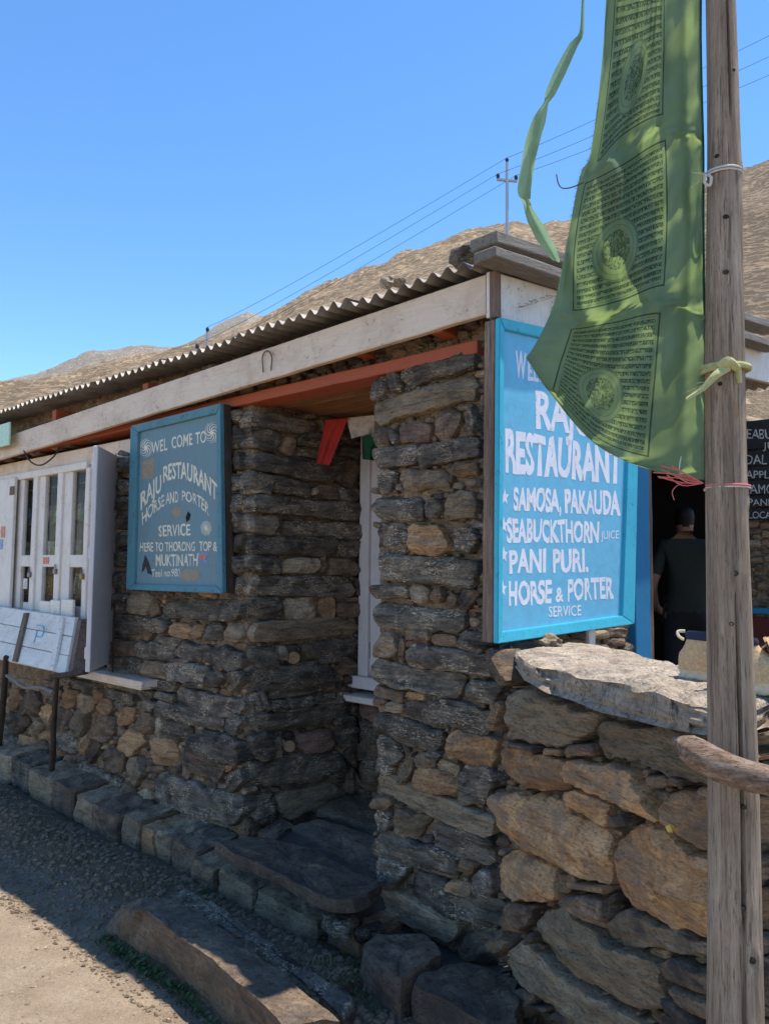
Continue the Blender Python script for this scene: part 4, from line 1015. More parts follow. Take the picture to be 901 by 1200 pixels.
def floral(cx, cy, r, fr, off, parent, mat):
    V = []; F = []; 
    for k in range(8):
        t0 = 2 * math.pi * k / 8; pts = []
        for i in range(9):
            f = i / 8; a = t0 + 1.9 * f * f; rr = r * (.25 + .8 * f); pts.append(Vector((cx + rr * math.cos(a) * .72, cy + rr * math.sin(a))))
        for i in range(8):
            d = (pts[i + 1] - pts[i]); n_ = Vector((-d.y, d.x)).normalized() * (.75 * (1 - i / 10))
            b = len(V); V += [pts[i] - n_, pts[i] + n_, pts[i + 1] + n_ * .85, pts[i + 1] - n_ * .85]; F.append((b, b + 1, b + 2, b + 3))
    b = len(V); V += [Vector((cx + 2.2 * math.cos(t), cy + 2.8 * math.sin(t))) for t in [k * math.pi / 4 for k in range(8)]]; F.append(tuple(range(b, b + 8)))
    W3 = [hit(v.x, v.y, fr.o + fr.n * off, fr.n) for v in V]; c = sum(W3, Vector()) / len(W3); mm = fr.M(0, 0, 0); mm.translation = c; mi = mm.inverted()
    mesh_obj('painted_flower', [mi @ v for v in W3], F, mat, parent, mm, smooth=False)
floral(171, 525, 11, FW, offA + .0006, sA, 'letterA'); floral(248, 507, 12, FW, offA + .0006, sA, 'letterA'); floral(241.5, 619, 8.5, FW, offA + .0005, sA, 'letterA')
# the large bright sign
sB = empty('sign', E0.px(660, 745, .02), 'large bright blue menu sign with white hand-painted lettering beside the flag', 'sign')
offB = .035
framed_sign(E0, offB, ((580.7, 373), (746, 409), (739, 731), (578.3, 754)), ((587.5, 386.5), (736.5, 420), (726, 721.5), (585, 740.5)), .02, 'blueB', 'blueBf', 'post', sB, .055)
B_ = []
def B(s, mp, b=.035): B_.append((s, mp, b))
B('W', quadmap(604, 410, 441, 616.5, 413, 443.5)); B('ELCOME', quadmap(618.5, 423, 444.5, 668, 430, 452), .03)
B('RAJU', quadmap(628, 456, 501, 694, 468, 510)); B('RESTAURANT', quadmap(592, 502, 551, 728, 526, 565.5), .04)
B('SAMOSA, PAKAUDA', quadmap(601.5, 570, 597, 726, 575.5, 603)); B('SEABUCKTHORN', quadmap(594, 606, 634.5, 702, 611, 635), .035)
B('JUICE', quadmap(704, 622, 632, 725, 621, 631), .0); B('PANI', quadmap(597, 643.5, 671, 639.5, 643, 670)); B('PURI.', quadmap(648, 643, 670, 689.5, 642.5, 669))
B('HORSE', quadmap(595.5, 681, 709, 646.5, 679, 706)); B('&', quadmap(651, 688.5, 705, 660.5, 688, 704.5), .03); B('PORTER', quadmap(665, 678, 703.5, 719, 675.5, 700.5)); B('SERVICE', quadmap(643, 710, 723, 681, 708.5, 721), .01)
lettering('letter', B_, E0, offB + .0006, 'letter', sB)
for (x, y) in ((591.5, 582.5), (590.3, 615.5), (590.3, 650), (589, 690)):
    P5 = [(x + (5.2 if k % 2 == 0 else 2.2) * math.sin(k * math.pi / 5), y - (10.5 if k % 2 == 0 else 4.4) * math.cos(k * math.pi / 5)) for k in range(10)]
    patch('painted_star', P5, 'letter', sB, offB + .0006, E0)
# strut below the sign
fpx('sign_strut', E0, 691, 698, 736, 768, -.02, .0, 'white', sB)
# ------------------------------------------------------------------ low wall in front of the yard
lw = empty('low_stone_wall', LW.P(0, 0), 'chest-high dry stone wall of big rust-orange blocks running towards the viewer', 'wall')
uE = LW.uw(585, 900)[0]; uN = LW.uw(960, 1000)[0]
wcap = LW.uw(600, 785)[1]
core = mortar('wall_core', LW, rect=(min(uE, uN), max(uE, uN), -.2, wcap - .05), parent=lw, off=-.05, amp=.02, back=.36)
S_L = """
599 813 614 804 670 822 708 838 704 860 681 871 663 878 640 876 603 864 g
714 844 760 850 828 858 884 868 886 928 828 922 800 912 760 893 716 888 709 862 g
603 866 640 880 672 892 669 930 640 930 610 920 588 905 590 890 O
668 895 680 890 725 893 755 903 764 925 786 966 740 945 705 930 670 915 O
785 945 790 928 828 920 880 928 884 985 850 1000 828 992 800 975 786 958 o
584 929 603 928 659 933 677 951 723 975 727 1040 685 1031 637 1007 603 992 588 967 O
670 925 685 924 723 944 725 959 721 971 703 960 672 944 O
728 978 754 960 790 972 828 1000 884 1010 884 1100 828 1102 790 1085 735 1055 728 1020 O
588 1009 601 992 625 1001 657 1015 663 1055 637 1061 603 1053 589 1042 O
668 1050 690 1045 720 1052 726 1075 722 1087 695 1078 680 1065 b
724 1080 733 1060 760 1072 800 1085 828 1103 884 1110 884 1130 828 1120 790 1117 755 1105 730 1092 t
596 1078 600 1055 635 1060 630 1085 615 1095 603 1090 b
633 1078 641 1064 665 1062 685 1073 723 1104 775 1122 784 1133 786 1183 750 1188 712 1162 668 1144 643 1115 642 1091 g
591 1131 599 1120 614 1098 641 1117 668 1146 712 1168 748 1195 790 1215 790 1240 694 1215 654 1180 614 1153 g
784 1124 799 1119 829 1133 880 1150 880 1170 829 1162 794 1144 b
798 1149 829 1166 880 1178 880 1200 829 1189 812 1173 b
790 1164 805 1169 832 1193 860 1215 850 1230 821 1205 792 1175 b
886 933 905 930 915 990 893 987 887 960 o;888 1040 910 1035 915 1080 890 1072 o;888 1092 910 1098 910 1120 889 1117 t;885 1128 912 1134 912 1180 886 1160 b;884 1000 912 1004 912 1030 886 1028 b
585 837 598 841 34 b;607 872 643 878 8 b;644 880 671 882 10 o;671 880 711 877 16 b;762 903 775 908 14 b;768 916 797 915 20 b;798 913 816 918 12 b;724 965 748 958 18 b;660 1034 688 1034 24 b;674 1035 724 1042 8 o;721 1050 734 1055 17 b
584 1112 606 1100 20 b;630 1094 641 1102 20 b;605 1165 635 1182 28 b;617 1168 650 1186 6 b;653 1187 682 1199 12 b;788 1190 820 1198 14 b;880 885 910 887 10 o;878 864 910 866 16 t;882 900 912 906 14 b
"""
build_stones(LW, S_L, lw, .042, shrink=2.2, depth=.16, step=.010, nmax=110, rough=1.25)
fill(LW, [(588, 800), (700, 830), (830, 870), (905, 880), (905, 1200), (640, 1200), (588, 1150)], lw, 'bbgt', 1500, sizes=((22, 12), (14, 9), (9, 6), (6, 4)), slope=.3, proud=.01, off=-.02)
# cap slab: a thick split slab, its top a rough bedding plane
def cap():
    top = 1.255
    lip = [(583, 762), (599, 775), (614, 797), (640, 812), (670, 821), (703, 835), (735, 842), (761, 849), (795, 857), (826, 862), (860, 864), (880, 858), (905, 850), (960, 880)]
    bk = [(586, 757), (606, 752), (630, 753), (665, 754), (700, 755), (725, 762), (752, 768), (775, 773), (800, 781), (830, 790), (865, 797), (885, 801), (905, 805), (960, 822)]
    def pl(L, t): 
        k = t * (len(L) - 1); i = min(int(k), len(L) - 2); return Vector(L[i]).lerp(Vector(L[i + 1]), k - i)
    nu, nv = 150, 60; vs = []
    def thick(t): return .05 + .035 * max(0, math.sin(t * 5.2 - .6)) + .012 * N.noise(Vector((t * 14, 0, 0)))
    for i in range(nu + 1):
        t = i / nu; l = pl(lip, t); b = pl(bk, t)
        zt = top; B3 = at_z(b.x, b.y, zt); L3 = at_z(l.x, l.y, zt - thick(t) - .005)
        inn = (B3 - L3); inn.z = 0; inn.normalize()
        T3 = Vector((L3.x, L3.y, zt)) + inn * (.012 + .022 * (N.noise(Vector((t * 18, 3, 0))) + .5))
        col = []
        for (q, k) in ((L3 + inn * .30 - Vector((0, 0, .0)), 0), (L3 + inn * .02, 1), (L3, 2)): col.append(q)
        m_ = 7
        for k in range(1, m_): 
            q = L3.lerp(T3, k / m_); q += (N.noise_vector(q * 9)) * .010 + inn * (.014 * N.cell(Vector((t * 15 + k * .2, k * .5, 3))) + .018 * (N.noise(Vector((t * 11, k * .35, 5)))) + .02 * (1 - k / m_)); col.append(q)
        for j in range(nv + 1):
            s = (j / nv) ** 1.2; q = T3.lerp(B3, s)
            # stepped bedding leaves
            h = N.fractal(Vector((q.x * 3.2, q.y * 5.5, 1)), .9, 2, 5); st = math.floor(h * 7) / 7
            e = min(1, s * 14 + .15) * min(1, (1 - s) * 10 + .2)
            z = zt + (.020 * st + .0022 * N.noise(q * 38) + .0012 * N.noise(q * 90)) * (.35 + .65 * e) - .012 * max(0, 1 - s * 9)
            z += .012 * max(0, N.noise(Vector((q.x * 7, q.y * 7, 4)))) * math.exp(-((s - .22) / .1) ** 2)
            col.append(Vector((q.x, q.y, z)))
        col.append(Vector((B3.x, B3.y, zt - .06)) + inn * .01)
        vs += col; W = len(col)
    fs = []
    for i in range(nu):
        for j in range(W): j2 = (j + 1) % W; a = i * W; fs.append((a + j, a + W + j, a + W + j2, a + j2))
    fs += [tuple(range(W)), tuple(nu * W + k for k in range(W - 1, -1, -1))]
    c = vs[len(vs) // 2].copy(); o = mesh_obj('cap_slab', [v - c for v in vs], fs, 'k', lw, Matrix.Translation(c), sharp=28); return top
captop = cap()
# second course: a short slab at the pillar end
stone(LW, [(578, 764), (590, 760), (612, 800), (600, 806), (585, 790)], 'b', lw, .05)
p = at_z(641, 752, 1.27); rock('rock', p, (.075, .05, .03), 'C', 'small pale wedge rock at the far end of the wall cap, under the large sign')
# ------------------------------------------------------------------ kerb, ledge, doorstep slabs, loose blocks
def poly_prism(name, top3, thick, mat, parent=None, rough=.018, step=.03, bev=.25, seed=None, skirt=None, inset=.02):
    """a stone slab: traced top outline (3D points), rough sides, gently uneven top"""
    seed = seed if seed is not None else rnd.random() * 90; n0 = len(top3); pts = []
    Q = []
    for i in range(n0): a, b = top3[i], top3[(i + 1) % n0]; Q += [a.lerp(b, .05), a.lerp(b, .95)]
    for i in range(len(Q)):
        a, b = Q[i], Q[(i + 1) % len(Q)]; k = max(1, int((b - a).length / step))
        for j in range(k):
            p = a.lerp(b, j / k); d = N.noise_vector(p * 14 + Vector((seed, 0, 0))); pts.append(p + Vector((d.x, d.y, 0)) * rough)
    c = sum(pts, Vector()) / len(pts); n = len(pts); rings = []
    tk = thick if callable(thick) else (lambda p: thick)
    def rg(f, dz, r=.006):
        out = []
        for p in pts:
            q = c.lerp(p, f); q = Vector((q.x, q.y, q.z - dz * (tk(p) if dz > .01 else 1)))
            e = N.fractal(q * 12 + Vector((seed, 0, 0)), .8, 2, 3); q.z += e * r; 
            if dz > .01:
                dd = (p - c).normalized(); q += dd * e * .02
            out.append(q)
        return out
    R = [rg(.97, 1.0, 0), rg(1.02, .8), rg(1.015, .5), rg(1.01, .22), rg(.985, .0), rg(.95, -.0), rg(.8, 0, .018), rg(.6, 0, .020), rg(.35, 0, .018), rg(.12, 0, .012)]
    vs = [v for r in R for v in r]; fs = []
    for i in range(len(R) - 1):
        for k in range(n): k2 = (k + 1) % n; fs.append((i * n + k, i * n + k2, (i + 1) * n + k2, (i + 1) * n + k))
    fs.append(tuple((len(R) - 1) * n + k for k in range(n))); fs.append(tuple(range(n))[::-1])
    return mesh_obj(name, [v - c for v in vs], fs, mat, parent, Matrix.Translation(c), sharp=38)
kb = empty('stone_kerb', FK.P(FK.uw(200, 1000)[0], 0), 'row of set edging stones along the foot of the front wall', 'kerb')
def kerb_block(x0, yt0, x1, yt1, yb0, yb1, cls, depth=.26):
    """front face traced; the top runs back to the wall"""
    a = FK.px(x0, yt0); b = FK.px(x1, yt1); z0 = FK.px(x0, yb0).z; z1 = FK.px(x1, yb1).z
    jz = Vector((0, 0, rnd.uniform(-.014, .012))); jo = Fn * rnd.uniform(-.022, .022); sh_ = (b - a).normalized() * .007; a = a + jz + jo + sh_; b = b + jz + jo + Fn * rnd.uniform(-.012, .012) - sh_
    back = -Fn * depth
    top = [a, b, b + back + Vector((0, 0, .02)), a + back + Vector((0, 0, .02))]
    hgt = max(a.z - z0, b.z - z1) + .04
    return poly_prism('edging_stone', top, hgt, cls, kb, .014, .03)
for q in ((-25, 880, 8, 888, 905, 915, 'g'), (9, 890, 30, 900, 915, 925, 's'), (31, 901, 60, 917, 926, 940, 'g'), (62, 915, 84, 928, 942, 955, 'f'), (86, 929, 108, 943, 955, 966, 't'), (110, 941, 140, 960, 972, 988, 'b'),
          (141, 958, 160, 966, 982, 992, 'g'), (161, 967, 176, 975, 990, 1000, 'o'), (177, 975, 199, 986, 998, 1008, 't'), (201, 983, 229, 1000, 1010, 1022, 'f'),
          (229, 1006, 256, 1022, 1028, 1042, 't'), (257, 1013, 303, 1040, 1040, 1070, 'g'), (304, 1042, 376, 1080, 1068, 1104, 'g'), (377, 1082, 398, 1092, 1104, 1114, 't'), (399, 1090, 424, 1102, 1112, 1124, 'o')):
    kerb_block(*q)
# earth ledge between kerb and wall, sloping floor of the recess
def ledge():
    vs = []; fs = []; U = np.linspace(FW.uw(592, 1100)[0], FW.uw(-40, 880)[0] + .6, 130); V = np.linspace(-1.1, .24, 34)
    ua = FW.uw(300, 958); ub = FW.uw(0, 885)
    for u in U:
        zb = np.interp(u, [ua[0] - 1.0, ua[0] - .86, ua[0] - .1, ua[0] + .04, ub[0]], [.05, .20, .215, .085, .02])
        for v in V:
            z = zb - .005 + (0 if v < 0 else -.10 * max(0, (v - .12)) ) + .012 * N.fractal(Vector((u * 5, v * 7, 0)), .8, 2, 4)
            if v > .2: z -= .25
            p = FW.P(u, z, v); vs.append(p)
    W = len(V)
    for i in range(len(U) - 1):
        for j in range(W - 1): a = i * W + j; fs.append((a, a + 1, a + W + 1, a + W))
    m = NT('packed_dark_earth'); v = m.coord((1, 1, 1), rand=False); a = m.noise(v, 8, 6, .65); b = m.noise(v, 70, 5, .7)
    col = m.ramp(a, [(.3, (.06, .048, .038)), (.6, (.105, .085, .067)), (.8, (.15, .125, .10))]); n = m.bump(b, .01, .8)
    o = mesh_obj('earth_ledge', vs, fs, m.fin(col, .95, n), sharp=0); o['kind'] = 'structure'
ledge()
def slab_px(name, px, z, thick, mat, label, cat='slab', group=None, **k):
    top = [at_z(p[0], p[1], p[2] if len(p) > 2 else z) for p in px]
    o = poly_prism(name, top, thick, mat, None, **k); return tag(o, label, cat, group)
slab_px('step_slab', [(252, 987), (280, 981), (320, 983), (367, 995), (402, 1015), (444, 1035), (432, 1047), (415, 1056), (384, 1054), (338, 1031), (300, 1011), (270, 998)], .27, .055, 'f', 'big flat doorstep slab laid before the recess', 'step')
slab_px('floor_slab', [(340, 968), (372, 960), (400, 967), (450, 985), (452, 1014), (418, 1005), (380, 987)], .235, .05, 'f', 'middle floor slab of the recess, right behind the big doorstep slab', 'slab')
slab_px('floor_slab', [(372, 948), (400, 932), (452, 926), (452, 975), (410, 960)], .235, .05, 'f', 'rear floor slab of the recess, under the small window', 'slab')
slab_px('floor_slab', [(300, 975), (330, 958), (345, 968), (325, 982)], .225, .05, 'f', 'small floor slab against the corner of the recess', 'slab')
slab_px('slab', [(378, 1072), (400, 1068), (416, 1077), (410, 1087), (392, 1086)], .17, .05, 's', 'small tilted flat stone tucked under the near corner of the doorstep slab')
slab_px('slab', [(411, 1084), (446, 1080), (448, 1088), (420, 1098)], .13, .03, 's', 'thin pointed flat stone lying left of the pillar foot')
# long boulder with a ridge
def boulder():
    foot = [(121, 1091), (135, 1102), (150, 1112), (184, 1132), (224, 1162), (268, 1200), (335, 1252)]
    ridge = [(137, 1067), (155, 1066), (174, 1068), (200, 1088), (228, 1109), (282, 1155), (335, 1204)]
    back = [(148, 1059), (162, 1054), (177, 1051), (203, 1054), (240, 1076), (330, 1140), (398, 1198)]
    n = 60; vs = []
    def pl(L, t): 
        k = t * (len(L) - 1); i = min(int(k), len(L) - 2); return Vector(L[i]).lerp(Vector(L[i + 1]), k - i)
    zr = lambda t: .03 + .165 * min(1, t * 4 + .1) ** .6
    for i in range(n + 1):
        t = i / n; f = pl(foot, t); r = pl(ridge, t); b = pl(back, t)
        F3 = at_z(f.x, f.y, -.01); R3 = at_z(r.x, r.y, zr(t)); B3 = at_z(b.x, b.y, zr(t) - .01); B0 = Vector((B3.x, B3.y, -.05))
        F0_ = Vector((F3.x, F3.y, -.06)); col = [F0_]
        for k in range(9): col.append(F3.lerp(R3, (k / 9) ** .85) + N.noise_vector(F3.lerp(R3, k / 9) * 9) * .012)
        for k in range(13): q = R3.lerp(B3, k / 12); col.append(q + Vector((0, 0, .010 * N.fractal(q * 8, .8, 2, 3) + .004 * N.noise(q * 40))))
        col.append(B0); vs += col; W = len(col)
    fs = [(i * W + j, (i + 1) * W + j, (i + 1) * W + j + 1, i * W + j + 1) for i in range(n) for j in range(W - 1)]
    fs += [tuple(range(W)), tuple(n * W + k for k in range(W - 1, -1, -1))]
    c = sum(vs, Vector()) / len(vs); c.z = 0
    tag(mesh_obj('boulder', [v - c for v in vs], fs, 'f', None, Matrix.Translation(c), sharp=45), 'long ridged boulder slab at the path edge, its near tip in sunlight', 'boulder')
boulder()
slab_px('edging_slab', [(197, 1050, .05), (215, 1041, .06), (256, 1062, .07), (327, 1113, .07), (392, 1156, .07), (414, 1173, .07), (405, 1192, .05), (372, 1168, .05), (310, 1126, .05), (240, 1076, .05)], .06, .09, 's', 'long narrow dark stone lying behind the ridged boulder', 'slab')
slab_px('block', [(424, 1109), (440, 1095), (498, 1094), (522, 1116), (492, 1131), (467, 1147)], .16, .2, 'f', 'squared grey block at the foot of the pillar, left one of two', 'block')
slab_px('block', [(481, 1152), (493, 1139), (550, 1127), (606, 1150), (606, 1215), (575, 1206), (530, 1178)], .15, .2, 'f', 'dark block at the foot of the pillar, right one with a sunlit edge', 'block')
# ------------------------------------------------------------------ pebbles, grass and weeds
def scatter():
    V = []; F = []
    for _ in range(5200):
        u = rnd.uniform(-.6, 4.6); v = rnd.uniform(.2, 2.6); p = F0.P(u, 0, v)
        dens = .9 if .55 < v < .85 else .25 if v < .55 else .28
        if rnd.random() > dens: continue
        s = rnd.choice((.003, .004, .006, .008, .012) if v < .9 else (.002, .003, .003, .004, .007)) * rnd.uniform(.6, 1.2); b = len(V); z = gh(p.x, p.y)
        ring = [Vector((math.cos(a) * s * rnd.uniform(.7, 1.3), math.sin(a) * s * rnd.uniform(.7, 1.3), 0)) for a in [k * math.pi / 3 for k in range(6)]]
        c = Vector((p.x, p.y, z)); V += [c + r - Vector((0, 0, .003)) for r in ring] + [c + r * .6 + Vector((0, 0, s * rnd.uniform(.15, .5))) for r in ring]
        F += [(b + k, b + (k + 1) % 6, b + 6 + (k + 1) % 6, b + 6 + k) for k in range(6)] + [tuple(b + 6 + k for k in range(6))]
    mesh_obj('gravel', V, F, 't', sharp=30)['kind'] = 'stuff'
scatter()
def clods(name, n, v0, v1, s0, s1, mat, seed):
    V = []; F = []; r_ = random.Random(seed)
    for _ in range(n):
        u = r_.uniform(-.3, 4.6); v = r_.uniform(v0, v1); p = F0.P(u, 0, v); s = s0 + (s1 - s0) * r_.random() ** 3; b = len(V); z = gh(p.x, p.y)
        c = Vector((p.x, p.y, z)); ph = r_.random() * 6; K = 7
        for (hz, f) in ((-.2, 1.0), (.35, 1.0), (.7, .6)):
            for k in range(K):
                a = ph + k * 2 * math.pi / K; rr = s * f * r_.uniform(.75, 1.2); V.append(c + Vector((math.cos(a) * rr, math.sin(a) * rr * .8, s * hz * r_.uniform(.8, 1.2))))
        for i in range(2): F += [(b + i * K + k, b + i * K + (k + 1) % K, b + (i + 1) * K + (k + 1) % K, b + (i + 1) * K + k) for k in range(K)]
        F.append(tuple(b + 2 * K + k for k in range(K)))
    mesh_obj(name, V, F, mat, sharp=30)['kind'] = 'stuff'
MAT['clod'] = simple('dark_soil_clod', (.19, .13, .085), .95, .003, 60, 0, .4)
clods('soil_clods', 3800, .16, .62, .004, .020, 'clod', 3); clods('loose_gravel', 4200, .54, .86, .003, .012, 'g', 4); clods('path_pebbles', 2600, .8, 2.9, .0015, .009, 'C', 5)
def tufts(name, spots, n, h, mat, label=None):
    V = []; F = []
    for (x, y, r) in spots:
        for _ in range(n):
            a = rnd.random() * 6.28; d = r * math.sqrt(rnd.random()); px_ = x + d * math.cos(a); py_ = y + d * math.sin(a)
            z = gh(px_, py_); L = h * rnd.uniform(.4, 1.3); th = rnd.random() * 6.28; lean = rnd.uniform(.3, 1.3); w = rnd.uniform(.0012, .0028)
            dr = Vector((math.cos(th), math.sin(th), 0)); sd = Vector((-dr.y, dr.x, 0)); p = Vector((px_, py_, z - .004)); b = len(V)
            for k in range(3):
                f = k / 3; q = p + dr * (L * lean * f * f) + Vector((0, 0, L * f * (1 - .3 * f))); V += [q - sd * w * (1 - f * .6), q + sd * w * (1 - f * .6)]
            V.append(p + dr * L * lean + Vector((0, 0, L * .7)))
            F += [(b, b + 1, b + 3, b + 2), (b + 2, b + 3, b + 5, b + 4), (b + 4, b + 5, b + 6)]
    mesh_obj(name, V, F, mat, sharp=0)['kind'] = 'stuff'
g1, g2 = [], []
for _ in range(420):      # soil bank between kerb and gravel
    u = rnd.uniform(.3, 4.2); v = rnd.gauss(.36, .10); 
    if .18 < v < .62:
        p = F0.P(u, 0, v); (g1 if rnd.random() < .18 else g2).append((p.x, p.y, .035))
for k in range(60):       # along the outer foot of the boulder
    t = k / 60; i = rnd.choice(range(4)); a = [(121, 1093), (150, 1116), (184, 1137), (224, 1168), (262, 1203)]
    q = Vector(a[i]).lerp(Vector(a[i + 1]), rnd.random()); p = at_z(q.x - rnd.random() * 8, q.y + rnd.random() * 7, 0); g1.append((p.x, p.y, .02))
for (x0, y0, x1, y1, n_) in ((395, 1090, 470, 1195, 60), (430, 1160, 520, 1200, 40), (425, 1060, 462, 1080, 12), (230, 1045, 262, 1060, 14), (590, 1165, 640, 1200, 18)):
    for _ in range(n_): p = at_z(rnd.uniform(x0, x1), rnd.uniform(y0, y1), 0); g1.append((p.x, p.y, .03))
tufts('grass', g1, 12, .024, 'grass'); tufts('dry_grass', g2, 12, .026, 'drygrass')
def weeds():
    V = []; F = []
    sp = [at_z(x, y, 0) for x, y in [(124 + k * 3.1 + rnd.uniform(-5, 5), 1101 + k * 2.15 + rnd.uniform(-4, 8)) for k in range(34)]] + [at_z(450 + rnd.uniform(-12, 12), 1068 + rnd.uniform(-6, 6), .05) for _ in range(6)]
    for p in sp:
        for _ in range(14):
            a = rnd.random() * 6.28; L = rnd.uniform(.012, .03); w = L * .3; e = rnd.uniform(.2, .9)
            d = Vector((math.cos(a), math.sin(a), e)).normalized(); s = Vector((-math.sin(a), math.cos(a), 0)); b = len(V)
            q = p + Vector((rnd.uniform(-.02, .02), rnd.uniform(-.02, .02), .004)); V += [q, q + d * L * .5 + s * w, q + d * L, q + d * L * .5 - s * w]; F.append((b, b + 1, b + 2, b + 3))
    mesh_obj('low_weeds', V, F, 'grass', sharp=0)['kind'] = 'stuff'
weeds()
# ------------------------------------------------------------------ rail of sticks by the left wall
def stick(name, pts, r, mat, label=None, cat=None, **k):
    o = tube(name, smooth_path(pts, 5), r, mat, None, 8, .25); return tag(o, label, cat, **k)
n_ = 16
s1 = at_z(56, 934, .0); s1t = FK.px(67, 795, .03)
stick('stake', [s1, s1.lerp(s1t, .33) + Vector((.012, 0, 0)), s1.lerp(s1t, .66), s1t], [.023 - .010 * i / n_ for i in range(n_)], 'stake', 'crooked dark stake standing before the hatch board', 'stake')
s2 = at_z(-5, 900, .0); s2t = FK.px(7, 770, .03)
stick('stake', [s2, s2.lerp(s2t, .5) + Vector((.01, 0, 0)), s2t], [.026 - .008 * i / 11 for i in range(11)], 'stake', 'thick dark stake at the left edge of the photo', 'stake')
stick('rail_branch', [FK.px(8, 792, .03), FK.px(20, 800, .04), FK.px(30, 806, .04), FK.px(48, 806, .04), FK.px(62, 812, .04)], .012, 'greyplank', 'bleached crooked branch slung between the two stakes', 'branch')
stick('rail_branch', [FK.px(60, 793, .05), FK.px(78, 791, .05), FK.px(100, 788, .06)], .016, 'stake', 'short dark branch lying across the top of the crooked stake', 'branch')
# ------------------------------------------------------------------ timber pole
def pole():
    D = 1.40; a = at_y(841, -120, D); b = at_y(862, 1200, D); dirn = (b - a); bt = a + dirn * ((a.z + .02) / (a.z - b.z))
    wpx = [(-120, 32), (0, 34), (200, 38), (400, 43), (600, 46), (800, 51), (1000, 56), (1200, 61), (1700, 70)]
    n = 190; ns = 64; vs = []; ax0 = Vector((1, 0, 0)); ax1 = Vector((0, 1, 0))
    knots = [(350, -1.9, 1.0), (210, -2.4, .9), (222, -.4, 1.3), (280, -.2, .8), (478, -2.2, .8), (605, -.5, 1.2), (690, -1.7, 1.3), (745, -1.9, .8), (940, -1.6, .9), (1045, -1.7, 1.0), (1098, -1.35, 1.2), (1178, -1.45, 1.0), (285, -1.9, 1), (108, -1.3, .7)]
    ypx = np.linspace(-120, 1660, n + 1)
    for i in range(n + 1):
        t = i / n; p = a.lerp(bt, t); yy = ypx[i]; r = np.interp(yy, [q[0] for q in wpx], [q[1] for q in wpx]) / 2 / FPX * D * 1.0
        bend = Vector((.004 * math.sin(t * 13), .004 * math.sin(t * 9 + 2), 0))
        for k in range(ns):
            th = 2 * math.pi * k / ns; d = ax0 * math.cos(th) + ax1 * math.sin(th); rr = r
            rr *= 1 + .045 * N.noise(Vector((d.x * 1.4, d.y * 1.4, p.z * 2.2))) + .012 * N.noise(Vector((d.x * 9, d.y * 9, p.z * 1.5)))
            for (gt, dep, wd, ph) in ((-1.62, .36, .035, 0), (-1.05, .05, .03, 3), (-2.25, .05, .03, 5), (-1.95, .04, .025, 8)):   # drying cracks facing the lens side
                g = gt + .12 * N.noise(Vector((p.z * 1.3, ph, 0))) + .03 * N.noise(Vector((p.z * 7, ph, 4))); dd = (th - 2 * math.pi - g) if th > math.pi else th - g
                rr -= r * dep * math.exp(-(dd / wd) ** 2) * (1 if dep > .1 else max(0, N.noise(Vector((p.z * 1.6, ph, 9))) * 2 + .5))
            for (ky, kt, kr) in knots:
                dd = (th - 2 * math.pi - kt) if th > math.pi else th - kt; dy = (yy - ky) / 11; q = (dd / .42) ** 2 + dy * dy
                if q < 6: rr += r * .10 * kr * math.exp(-q * .9) - r * .16 * kr * math.exp(-q * 9)
            vs.append(p + bend + d * rr)
    fs = [(i * ns + k, (i + 1) * ns + k, (i + 1) * ns + (k + 1) % ns, i * ns + (k + 1) % ns) for i in range(n) for k in range(ns)]
    fs += [tuple(range(ns)), tuple(n * ns + k for k in range(ns - 1, -1, -1))]
    o = mesh_obj('flag_pole', [v - bt for v in vs], fs, 'pole', None, Matrix.Translation(bt), sharp=50)
    for (ky, kt, kr) in knots:
        t = (ky + 120) / (1660 + 120.0); p = a.lerp(bt, t); r = np.interp(ky, [q[0] for q in wpx], [q[1] for q in wpx]) / 2 / FPX * D
        bend = Vector((.004 * math.sin(t * 13), .004 * math.sin(t * 9 + 2), 0)); dd = ax0 * math.cos(kt) + ax1 * math.sin(kt); c = p + bend + dd * (r * 1.0)
        tt = Vector((-dd.y, dd.x, 0)); s_ = .0052 * kr; vs2 = []; 
        for i in range(3):
            for k in range(12):
                th = math.pi * k / 6; q = (1, .75, .35)[i]; vs2.append(tt * math.cos(th) * s_ * q * 1.25 + Vector((0, 0, math.sin(th) * s_ * q)) + dd * ((-.002, .0022, .0008)[i]))
        fs2 = [(i * 12 + k, i * 12 + (k + 1) % 12, i * 12 + 12 + (k + 1) % 12, i * 12 + 12 + k) for i in range(2) for k in range(12)] + [tuple(range(24, 36))]
        mesh_obj('knot', vs2, fs2, 'stake', o, Matrix.Translation(c), sharp=60)
    tag(o, 'tall cracked grey timber pole that carries the green flag', 'pole')
    return D, a, bt
PD, pa, pb_ = pole()
def pole_pt(ypx): 
    t = (ypx + 120) / 1320; return at_y(841 + 21 * t, ypx, PD)
def ring_tie(name, y0, y1, r, rt, mat, parent=None, n=24, arc=1.0):
    pts = []
    for i in range(int(n * arc) + 1):
        th = -math.pi * .5 - math.pi * (arc - .5) + 2 * math.pi * i / n
        c = pole_pt(y0 + (y1 - y0) * (i / n)); pts.append(c + Vector((math.cos(th) * r, math.sin(th) * r, 0)))
    return tube(name, pts, rt, mat, parent, 6)
tie1 = empty('twine_tie', pole_pt(205), 'frayed white twine knotted round the pole at the upper flag eyelet', 'twine')
ring_tie('wrap', 205, 203, .034, .0022, 'rope_w', tie1); ring_tie('wrap', 208, 207, .034, .0020, 'rope_w', tie1)
c = at_y(829, 207, PD - .03); tube('knot', smooth_path([c + Vector((.0, 0, .004)), c + Vector((.004, -.006, -.004)), c + Vector((.002, -.004, -.018)), c + Vector((-.006, 0, -.010)), c + Vector((-.004, -.004, .003))], 5), .0026, 'rope_w', tie1, 6)
